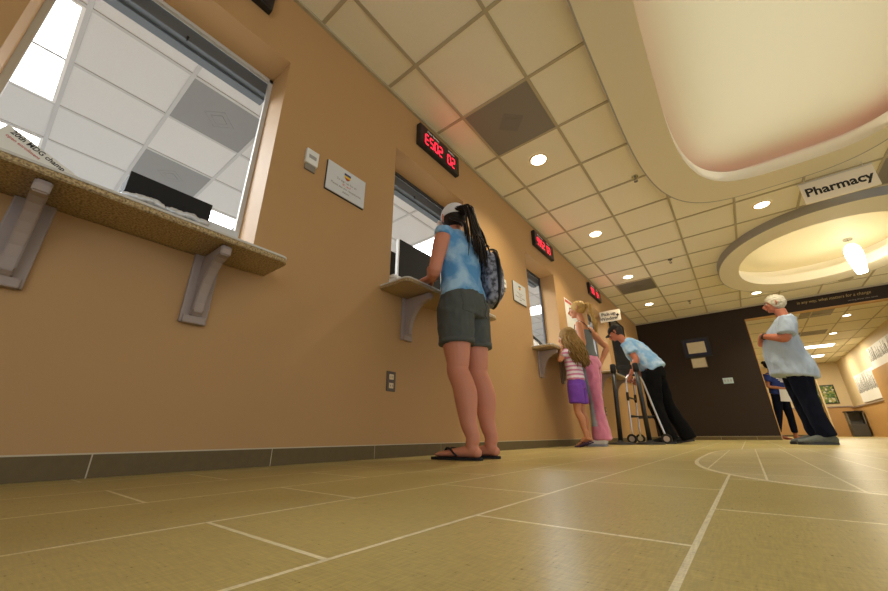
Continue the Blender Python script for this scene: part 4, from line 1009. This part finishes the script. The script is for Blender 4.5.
hand(bm, wL, V((.2, 1, .1)), (0, -.1, 1), (1, 0, 0), .25, .66); hand(bm, wR, V((-.2, 1, .1)), (0, -.1, 1), (-1, 0, 0), .25, .66)
mxG = head(bm, V((0, .065, 1.155)), 0., .10, .90, .9)
obj('body', fuse(bm, .005, 2), SK['tanned_skin'], Gq); eyes(Gq, mxG, .90)
def stripes():
    m = bpy.data.materials.new('striped_pink_cotton'); m.use_nodes = True; nt = m.node_tree; b = nt.nodes['Principled BSDF']; b.inputs['Roughness'].default_value = .85
    tc = nt.nodes.new('ShaderNodeTexCoord'); wv = nt.nodes.new('ShaderNodeTexWave'); wv.bands_direction = 'Z'; wv.inputs['Scale'].default_value = 7; wv.inputs['Distortion'].default_value = 1.2; wv.inputs['Detail Scale'].default_value = 2
    nt.links.new(tc.outputs['Object'], wv.inputs['Vector']); cr = nt.nodes.new('ShaderNodeValToRGB'); e = cr.color_ramp.elements; e[0].color = (.60, .14, .26, 1); e[1].color = (.74, .66, .74, 1); e[1].position = .62
    x = e.new(.3); x.color = (.42, .30, .55, 1); x = e.new(.45); x.color = (.70, .45, .55, 1)
    nt.links.new(wv.outputs['Fac'], cr.inputs['Fac']); nt.links.new(cr.outputs['Color'], b.inputs['Base Color']); return m
bm = BM(); loft(bm, [V((0, .03, .665)), V((0, .032, .75)), V((0, .042, .87)), V((0, .05, .97)), V((0, .053, 1.005))], [(.118, .088), (.106, .082), (.110, .084), (.105, .066), (.055, .045)], side=XP, n=5, seg=24)
for s_, e_ in ((sL, eL), (sR, eR)): loft(bm, [s_, s_.lerp(e_, .45)], [.042, .040], n=3, seg=14)
me = fuse(bm, .006, 2); wrinkle(me, .004, 16, 4); obj('striped_shirt', me, stripes(), Gq)
bm = BM(); loft(bm, [V((0, .03, .575)), V((0, .03, .62)), V((0, .03, .675))], [(.112, .088), (.118, .092), (.106, .080)], side=XP, n=4, seg=22)
for h_, k_ in zip(hips, knees): loft(bm, [h_, h_.lerp(k_, .3), h_.lerp(k_, .66)], [(.064, .078), (.068, .080), (.068, .080)], side=XP, n=4, seg=18)
me = fuse(bm, .006, 2); wrinkle(me, .004, 16, 8); obj('shorts', me, mat('purple_cotton', (.16, .045, .42), .8, noise_amt=.1), Gq)
dblond = mat('dark_blonde_hair', (.21, .125, .04), .7, spec=.15, noise_amt=.4, noise_scale=40)
scalp(Gq, mxG, .90, dblond, (0, .045, -.06), (0, 1, -.7), 1.06)
bm = BM(); rnd = random.Random(3)
for k in range(210):
    a = rnd.uniform(-2.45, 2.45) ; ca, sa = math.sin(a), -math.cos(a)      # a=0 is the back
    p0 = mxG @ V((ca * .062, sa * .075 - .01, .055)); p1 = mxG @ V((ca * .084, sa * .100 - .008, -.02))
    rr_ = rnd.uniform(.9, 1.15); f_ = max(0, -math.cos(a)); ln = rnd.uniform(.75, 1) * (1 - .25 * f_)
    p2 = V((ca * .100 * rr_, .05 + sa * .110 * rr_ - .03, 1.03)); p3 = V((ca * .098 * rr_ + rnd.gauss(0, .012), .03 + sa * .10 * rr_ - .045, 1.16 - .27 * ln)); p4 = V((ca * .082 + rnd.gauss(0, .02), .01 + sa * .09 - .045 + rnd.gauss(0, .012), 1.16 - .37 * ln))
    if sa > .55: continue
    f0 = rnd.uniform(0, 6); wv_ = lambda t_: V((.010 * math.sin(f0 + t_), .008 * math.cos(f0 * 1.7 + t_), 0))
    c_ = catmull([p0, p1, p2, p3, p4], 3); c_ = [q_ + wv_(i_ * 1.25) * min(1, i_ / 4) for i_, q_ in enumerate(c_)]
    loft(bm, c_, [.005 + .005 * math.sin(PI * min(1, i_ / (len(c_) - 1) + .15)) * rnd.uniform(.8, 1.1) for i_ in range(len(c_) - 1)] + [.002], n=2, seg=5)
obj('long_hair', bm, dblond, Gq, True)
sdl = mat('purple_black_sandal', (.05, .02, .07), .6, noise_amt=.6, noise_scale=30)
flipflop(Gq, (anks[0].x, anks[0].y), (-.060, .10), .78, sdl, 1, .055); flipflop(Gq, (anks[1].x, anks[1].y), (.070, .12), .78, sdl, -1, .040)

# ------------------------------------------------ C: man bending over the walker
Cm = person('person', 'man in light blue shirt, black cap and trousers bending forward over a walking frame', (-.86, 5.90, 0), R(90))
hips = [V((-.10, .02, .93)), V((.10, .02, .93))]; knees = [V((-.11, .05, .50)), V((.11, -.06, .50))]; anks = [V((-.11, -.04, .09)), V((.12, -.22, .10))]
bm = BM(); legs(bm, hips, knees, anks, [.08, .075, .06, .052, .052, .04, .036])
trunk = [V((0, .0, .88)), V((0, .03, 1.00)), V((0, .10, 1.13)), V((0, .18, 1.26)), V((0, .255, 1.37)), V((0, .30, 1.425))]
loft(bm, trunk, [(.15, .11), (.16, .115), (.155, .12), (.165, .12), (.17, .085), (.06, .06)], side=XP, n=4, seg=20)
loft(bm, [V((0, .27, 1.39)), V((0, .32, 1.45)), V((0, .355, 1.50))], [.056, .054, .054], n=3, seg=14)
sL, eL, wL = V((-.185, .25, 1.36)), V((-.215, .155, 1.10)), V((-.235, .25, .90))
sR, eR, wR = V((.185, .26, 1.37)), V((.215, .165, 1.10)), V((.235, .25, .90))
for s_, e_, w_ in ((sL, eL, wL), (sR, eR, wR)):
    loft(bm, [s_, s_.lerp(e_, .35), s_.lerp(e_, .75), e_, e_.lerp(w_, .35), e_.lerp(w_, .75), w_], [(.052, .054), (.050, .052), (.043, .045), (.043, .043), (.045, .043), (.034, .032), (.030, .024)], n=4, seg=14)
hand(bm, wL, V((.05, .35, -.45)), (-1, .2, .3), (.3, 1, .4), 1.25, 1.05); hand(bm, wR, V((-.05, .35, -.45)), (1, .2, .3), (-.3, 1, .4), 1.25, 1.05)
mxC = head(bm, V((0, .405, 1.575)), .0, .45, 1.0, 1.1)
obj('body', fuse(bm, .006, 2), SK['ruddy_skin'], Cm); eyes(Cm, mxC)
bm = BM(); loft(bm, [V((0, -.035, .955)), V((0, .015, 1.03)), V((0, .09, 1.13)), V((0, .175, 1.26)), V((0, .25, 1.37)), V((0, .29, 1.415))], [(.185, .145), (.19, .15), (.19, .155), (.20, .15), (.195, .105), (.08, .075)], side=XP, n=5, seg=26)
loft(bm, [V((0, .06, .96)), V((0, .13, 1.06)), V((0, .19, 1.2))], [(.15, .07), (.16, .08), (.15, .08)], side=XP, n=4, seg=20)
for s_, e_ in ((sL, eL), (sR, eR)): loft(bm, [s_, s_.lerp(e_, .3), s_.lerp(e_, .62)], [(.072, .078), (.074, .080), (.072, .082)], n=4, seg=18)
me = fuse(bm, .008, 3); wrinkle(me, .012, 9, 6, (1, 1, 1)); obj('blue_shirt', me, mat('light_blue_print', (.20, .42, .74), .8, col2=(.44, .62, .84), noise_scale=9), Cm)
bm = BM(); loft(bm, [V((0, .0, .86)), V((0, .0, .94)), V((0, .015, 1.01))], [(.175, .135), (.185, .140), (.172, .130)], side=XP, n=4, seg=22)
for h_, k_, a_ in zip(hips, knees, anks): loft(bm, [h_, h_.lerp(k_, .35), h_.lerp(k_, .7), k_, k_.lerp(a_, .4), k_.lerp(a_, .8), a_ + V((0, -.005, -.04))], [(.095, .12), (.092, .115), (.082, .10), (.078, .092), (.074, .085), (.074, .085), (.076, .088)], side=XP, n=4, seg=18)
me = fuse(bm, .008, 2); wrinkle(me, .009, 10, 12); obj('trousers', me, mat('black_cotton', (.006, .006, .007), 1., spec=.12), Cm)
shoe(Cm, (anks[0].x, anks[0].y), (-.12, .19), 'blackmat', 'black', 1.08, 'shoe'); shoe(Cm, (anks[1].x, anks[1].y), (.13, .0), 'blackmat', 'black', 1.08, 'shoe', heel_z=.03)
dk = mat('short_dark_hair', (.03, .02, .014), .7); scalp(Cm, mxC, 1.0, dk, (0, -.01, -.05), (0, 1, -.55), .98)
bm = BM(); ball(bm, (0, 0, 0), (1, 1, 1), None, 28, 20)
for v in bm.verts: v.co = V((v.co.x * .086, v.co.y * .106 - .010, v.co.z * .088 + .034))
bmesh.ops.bisect_plane(bm, geom=bm.verts[:] + bm.edges[:] + bm.faces[:], plane_co=(0, 0, .030), plane_no=(0, -.10, -1), clear_outer=True); bmesh.ops.holes_fill(bm, edges=[e for e in bm.edges if e.is_boundary])
for v in bm.verts: v.co = mxC @ v.co
cp = obj('cap', bm, 'blackmat', Cm, True)
bm = BM(); prism(bm, [(.078 * math.sin(t), .075 + .085 * max(0, math.cos(t))) for t in [(-PI / 2) + PI * k / 16 for k in range(17)]], .030, .036, lambda a, b_, c: mxC @ V((a, b_, c - (abs(a) * 2.2) ** 2 * .6 - (b_ - .07) * .15))); obj('visor', bm, 'blackmat', cp)

# ------------------------------------------------ D: standing white-haired man
D = person('person', 'white-haired man in glasses, loose pale blue T-shirt and dark trousers, hands joined', (.60, 5.95, 0), R(90))
hips = [V((-.10, .0, .90)), V((.10, .02, .90))]; knees = [V((-.10, -.01, .49)), V((.10, .03, .49))]; anks = [V((-.11, -.055, .09)), V((.11, .0, .09))]
bm = BM(); legs(bm, hips, knees, anks, [.085, .08, .065, .055, .055, .04, .038])
loft(bm, [V((0, .02, .84)), V((0, .04, .95)), V((0, .06, 1.08)), V((0, .045, 1.22)), V((0, .0, 1.37)), V((0, -.01, 1.45))], [(.17, .14), (.18, .17), (.18, .18), (.18, .15), (.175, .09), (.07, .065)], side=XP, n=4, seg=22)
loft(bm, [V((0, -.01, 1.42)), V((0, .0, 1.48)), V((0, .01, 1.55))], [.062, .060, .060], n=3, seg=16)
sL, eL, wL = V((-.20, -.015, 1.395)), V((-.245, .03, 1.15)), V((-.10, .245, 1.235))
sR, eR, wR = V((.20, -.005, 1.395)), V((.245, .05, 1.15)), V((.09, .25, 1.215))
for s_, e_, w_ in ((sL, eL, wL), (sR, eR, wR)):
    loft(bm, [s_, s_.lerp(e_, .35), s_.lerp(e_, .75), e_, e_.lerp(w_, .35), e_.lerp(w_, .75), w_], [(.056, .058), (.053, .055), (.046, .047), (.046, .046), (.047, .044), (.036, .033), (.031, .025)], n=4, seg=14)
hand(bm, wL, V((.75, .25, -.35)), (-.2, 1, .2), (0, .2, 1), .7, 1.05); hand(bm, wR, V((-.7, .2, -.35)), (.2, 1, .2), (0, .2, 1), .8, 1.05)
mxD = head(bm, V((0, .035, 1.632)), .0, -.02, .98, 1.2)
obj('body', fuse(bm, .006, 2), SK['ruddy_skin'], D); eyes(D, mxD, .98)
bm = BM(); loft(bm, [V((0, .030, .745)), V((0, .020, .81)), V((0, .028, .89)), V((0, .048, 1.00)), V((0, .058, 1.12)), V((0, .04, 1.25)), V((0, .0, 1.37)), V((0, -.012, 1.43)), V((0, -.010, 1.452))], [(.232, .212), (.230, .208), (.224, .202), (.208, .190), (.200, .175), (.195, .146), (.192, .108), (.11, .085), (.08, .072)], side=XP, n=5, seg=30)
for s_, e_ in ((sL, eL), (sR, eR)): loft(bm, [s_, s_.lerp(e_, .35), s_.lerp(e_, .78)], [(.070, .076), (.074, .080), (.078, .090)], n=4, seg=20)
me = fuse(bm, .008, 1); wrinkle(me, .013, 6.5, 21, (1, 1, .55)); wrinkle(me, .006, 17, 3, (1, 1, .4)); obj('loose_tshirt', me, mat('pale_blue_cotton', (.37, .46, .60), .85, noise_amt=.05), D)
bm = BM(); loft(bm, [V((0, .02, .80)), V((0, .03, .87)), V((0, .04, .93))], [(.172, .140), (.178, .148), (.17, .140)], side=XP, n=4, seg=22)
for h_, k_, a_ in zip(hips, knees, anks): loft(bm, [h_, h_.lerp(k_, .35), h_.lerp(k_, .7), k_, k_.lerp(a_, .4), k_.lerp(a_, .8), a_ + V((0, -.008, -.005))], [(.098, .125), (.096, .118), (.086, .100), (.078, .088), (.072, .080), (.070, .076), (.068, .074)], side=XP, n=4, seg=18)
me = fuse(bm, .008, 2); wrinkle(me, .010, 9, 15); obj('trousers', me, mat('navy_denim', (.006, .008, .018), 1., spec=.12), D)
gs = mat('grey_mesh_shoe', (.09, .10, .09), .7, noise_amt=.5, noise_scale=50); shoe(D, (anks[0].x, anks[0].y), (-.13, .205), gs, 'black', 1.25, 'sneaker'); shoe(D, (anks[1].x, anks[1].y), (.13, .25), gs, 'black', 1.25, 'sneaker')
wh = mat('white_grey_hair', (.58, .54, .44), .7, noise_amt=.25, noise_scale=60); scalp(D, mxD, .98, wh, (0, .035, -.02), (0, 1, -.72), 1.06, rough=.012)
bm = BM()
gl = lambda p: mxD @ (V(p) * .98)
for sd in (-1, 1):
    pts = [gl((sd * .031 + .021 * math.cos(t), .098, .002 + .015 * math.sin(t))) for t in [2 * PI * k / 16 for k in range(17)]]; loft(bm, pts, [.0018] * 17, n=1, seg=6)
    loft(bm, [gl((sd * .052, .097, .006)), gl((sd * .078, .05, .006)), gl((sd * .084, -.01, .010))], [.0018] * 3, n=3, seg=6)
loft(bm, [gl((-.010, .099, .004)), gl((0, .104, .008)), gl((.010, .099, .004))], [.0018] * 3, n=3, seg=6)
obj('glasses', bm, 'chrome', D)
bm = BM(); q = sL; w0 = wL.lerp(eL, .12); dv = (eL - wL).normalized(); loft(bm, [w0 - dv * .010, w0 + dv * .010], [.040, .041], n=2, seg=20, cap=False); obj('wristwatch', bm, 'black', D, True)

def lean(root, k0, z0, z1):
    def w_(o):
        if o.type == 'MESH':
            for v in o.data.vertices: t_ = min(1, max(0, (v.co.z - z0) / (z1 - z0))); v.co.y -= k0 * t_ * t_ * (3 - 2 * t_)
        for c in o.children: w_(c)
    w_(root)
bpy.context.view_layer.update(); lean(D, .055, .95, 1.45)

# ------------------------------------------------ E: person in the hall
Ep = person('person', 'dark-haired person in navy printed T-shirt, partly hidden behind the white-haired man', (.69, 10.62, 0), R(-122))
hips = [V((-.085, .0, .88)), V((.085, .0, .88))]; knees = [V((-.09, .02, .47)), V((.09, -.08, .48))]; anks = [V((-.10, .0, .08)), V((.10, -.20, .09))]
bm = BM(); legs(bm, hips, knees, anks, [.08, .07, .058, .048, .048, .036, .032])
foot(bm, anks[0], .012, (-.11, .18, .012)); foot.inner = -1; foot(bm, anks[1], .04, (.11, .02, .012)); foot.inner = 1
loft(bm, [V((0, .0, .84)), V((0, .02, .95)), V((0, .05, 1.07)), V((0, .07, 1.2)), V((0, .085, 1.30)), V((0, .09, 1.36))], [(.14, .10), (.15, .10), (.12, .09), (.135, .10), (.15, .075), (.05, .05)], side=XP, n=4, seg=18)
loft(bm, [V((0, .09, 1.33)), V((0, .10, 1.39)), V((0, .11, 1.45))], [.048, .046, .046], n=3, seg=12)
sL, eL, wL = V((-.165, .075, 1.29)), V((-.20, .05, 1.05)), V((-.12, .22, .93)); sR, eR, wR = V((.165, .085, 1.29)), V((.20, .08, 1.05)), V((.10, .24, .95))
sL2 = sL; eL, wL = V((-.20, .01, 1.05)), V((-.10, .22, 1.00)); eR, wR = V((.205, .0, 1.05)), V((.11, .22, .98))
for s_, e_, w_ in ((sL, eL, wL), (sR, eR, wR)):
    loft(bm, [s_, s_.lerp(e_, .5), e_, e_.lerp(w_, .5), w_], [.044, .04, .036, .033, .024], n=4, seg=12)
hand(bm, wL, V((.3, 1, -.1)), (-1, .3, .2), (0, .2, 1), .9, 1.0); hand(bm, wR, V((-.3, 1, -.1)), (1, .3, .2), (0, .2, 1), .9, 1.0)
mxE = head(bm, V((0, .13, 1.50)), .2, .12, .97)
obj('body', fuse(bm, .008, 2), SK['brown_skin'], Ep); eyes(Ep, mxE, .97)
bm = BM(); loft(bm, [V((0, .0, .90)), V((0, .02, .98)), V((0, .05, 1.08)), V((0, .07, 1.2)), V((0, .085, 1.30)), V((0, .09, 1.345))], [(.18, .13), (.172, .125), (.16, .12), (.165, .125), (.17, .095), (.075, .065)], side=XP, n=4, seg=22)
for s_, e_ in ((sL, eL), (sR, eR)): loft(bm, [s_, s_.lerp(e_, .55)], [.062, .066], n=3, seg=14)
me = fuse(bm, .009, 2); wrinkle(me, .007, 10, 2); ts = obj('navy_tshirt', me, mat('navy_cotton', (.012, .03, .17), .85), Ep)
for k, (wd, z) in enumerate(((.13, 1.21), (.15, 1.175), (.12, 1.14), (.09, 1.105))):
    bm = BM(); bvE = bvE if k else BVHTree.FromPolygons([v.co for v in me.vertices], [tuple(q.vertices) for q in me.polygons]); pts = []
    for q in range(9):
        x_ = (q / 8 - .5) * wd * 1.3; hit = bvE.ray_cast(V((x_, 1, z + .03)), V((0, -1, 0))); pts.append(V((x_, hit[0].y + .001, z + .03)))
    loft(bm, pts, [(.003, .011)] * 9, side=(0, 1, 0), n=1, seg=8); obj('white_print', bm, 'whitepl', ts)
bm = BM(); loft(bm, [V((0, .0, .82)), V((0, .0, .90)), V((0, .01, .96))], [(.15, .115), (.16, .12), (.15, .11)], side=XP, n=4, seg=20)
for h_, k_, a_ in zip(hips, knees, anks): loft(bm, [h_, h_.lerp(k_, .4), k_, k_.lerp(a_, .5), k_.lerp(a_, .82)], [(.088, .10), (.078, .088), (.062, .068), (.056, .062), (.052, .056)], side=XP, n=4, seg=16)
obj('trousers', fuse(bm, .009, 2), bpy.data.materials['navy_denim'], Ep)
scalp(Ep, mxE, .97, hairm, (0, .03, -.05), (0, 1, -.8), 1.06)
bm = BM(); ball(bm, mxE @ V((0, -.10, .06)), (.045, .045, .04)); obj('hair_bun', bm, hairm, Ep, True)
rs = mat('red_sandal', (.28, .03, .04), .5); flipflop(Ep, (anks[0].x, anks[0].y), (-.11, .18), 1.0, rs, 1); flipflop(Ep, (anks[1].x, anks[1].y), (.11, .02), 1.0, rs, -1, .03)
t = thing('paper_sheet', 'white sheet of paper held by the person in the navy T-shirt', 'paper', (.79, 10.36, .72), R(-20))
bm = BM(); box(bm, -.13, .13, -.002, .002, 0, .24, Matrix.Rotation(R(8), 4, 'Y')); obj('sheet', bm, 'whitepl', t)

bpy.context.view_layer.update(); lean(Ep, .13, .80, 1.50)
# ------------------------------------------------ walking frame
wk = thing('walking_frame', 'aluminium wheeled walking frame the leaning man holds', 'walker', (-1.08, 5.90, 0), R(90))
for sx in (-1, 1):
    x0 = sx * .235
    bm = BM(); loft(bm, [V((x0 * 1.15, -.235, .12)), V((x0 * 1.08, -.165, .45)), V((x0, -.10, .78)), V((x0, -.06, .865)), V((x0, .0, .892)), V((x0, .06, .885)), V((x0, .105, .83)), V((x0, .12, .70)), V((x0, .155, .08))], [.0125] * 9, n=6, seg=12)
    fr = obj('side_tube', bm, 'alu', wk, True)
    bm = BM(); loft(bm, [V((x0, -.04, .880)), V((x0, .0, .893)), V((x0, .05, .890))], [.018] * 3, n=3, seg=12); obj('hand_grip', bm, 'black', fr, True)
    bm = BM(); loft(bm, [V((x0 * 1.11, -.19, .34)), V((x0 * .99, .13, .34))], [.010, .010], n=2, seg=10); obj('side_bar', bm, 'black', fr, True)
    for (yy, zz) in ((.160, .062), (-.250, .062)):
        xx = x0 * (1.0 if yy > 0 else 1.16) + sx * .022
        bm = BM(); cyl(bm, (xx, yy, zz), .061, .022, 'X', 28); wl = obj('wheel', bm, 'black', wk)
        bm = BM(); cyl(bm, (xx + sx * .001, yy, zz), .035, .026, 'X', 20); obj('hub', bm, 'alu', wl)
    bm = BM(); loft(bm, [V((x0, .122, .66)), V((x0, .128, .56))], [.018, .018], n=2, seg=12); obj('height_sleeve', bm, 'black', wk, True)
bm = BM(); loft(bm, [V((-.235, .128, .60)), V((.235, .128, .60))], [.0115, .0115], n=2, seg=12); obj('cross_bar', bm, 'black', wk, True)
bm = BM(); loft(bm, [V((-.235, .140, .36)), V((.235, .140, .36))], [.0115, .0115], n=2, seg=12); obj('cross_bar', bm, 'black', wk, True)

# ------------------------------------------------ barrier posts and tape
def post(x, y, label, tilt=0.):
    t = thing('barrier_post', label, 'post', (x, y, 0), 0)
    bm = BM(); K = 32; prof = [(.165, .0005), (.165, .012), (.15, .022), (.05, .034), (.028, .05)]
    rings = [[bm.verts.new((r * math.cos(2 * PI * k / K), r * math.sin(2 * PI * k / K), z)) for k in range(K)] for r, z in prof]
    for p, q in zip(rings, rings[1:]):
        for k in range(K): bm.faces.new((p[k], p[(k + 1) % K], q[(k + 1) % K], q[k]))
    bm.faces.new(rings[0]); bm.faces.new(rings[-1]); obj('base', bm, 'black', t)
    T = Matrix.Rotation(tilt, 4, 'Y')
    bm = BM(); loft(bm, [T @ V((0, 0, .03)), T @ V((0, 0, .93))], [.028, .028], n=2, seg=20, cap=False); obj('pole', bm, 'black', t, True)
    bm = BM(); loft(bm, [T @ V((0, 0, .90)), T @ V((0, 0, .99))], [(.036, .036), (.036, .036)], n=2, seg=20); obj('belt_cassette', bm, 'blackmat', t, True)
post(-1.30, 5.28, 'black barrier post nearer the counter wall, beside the pink pants', R(3.5))
post(-.985, 5.38, 'black barrier post farther from the counter wall, in front of the walking frame')
bm = BM(); a, b_ = V((-1.24 + .033, 5.295, .955)), V((-.985 - .040, 5.36, .955)); d = (b_ - a); L_ = d.length; ang = math.atan2(d.y, d.x)
box(bm, 0, L_, -.0015, .0015, -.027, .027, Matrix.Translation(a) @ Matrix.Rotation(ang, 4, 'Z')); o = obj('barrier_belt', bm, 'blackmat'); tagp(o, 'black retractable belt stretched between the two barrier posts', 'belt')
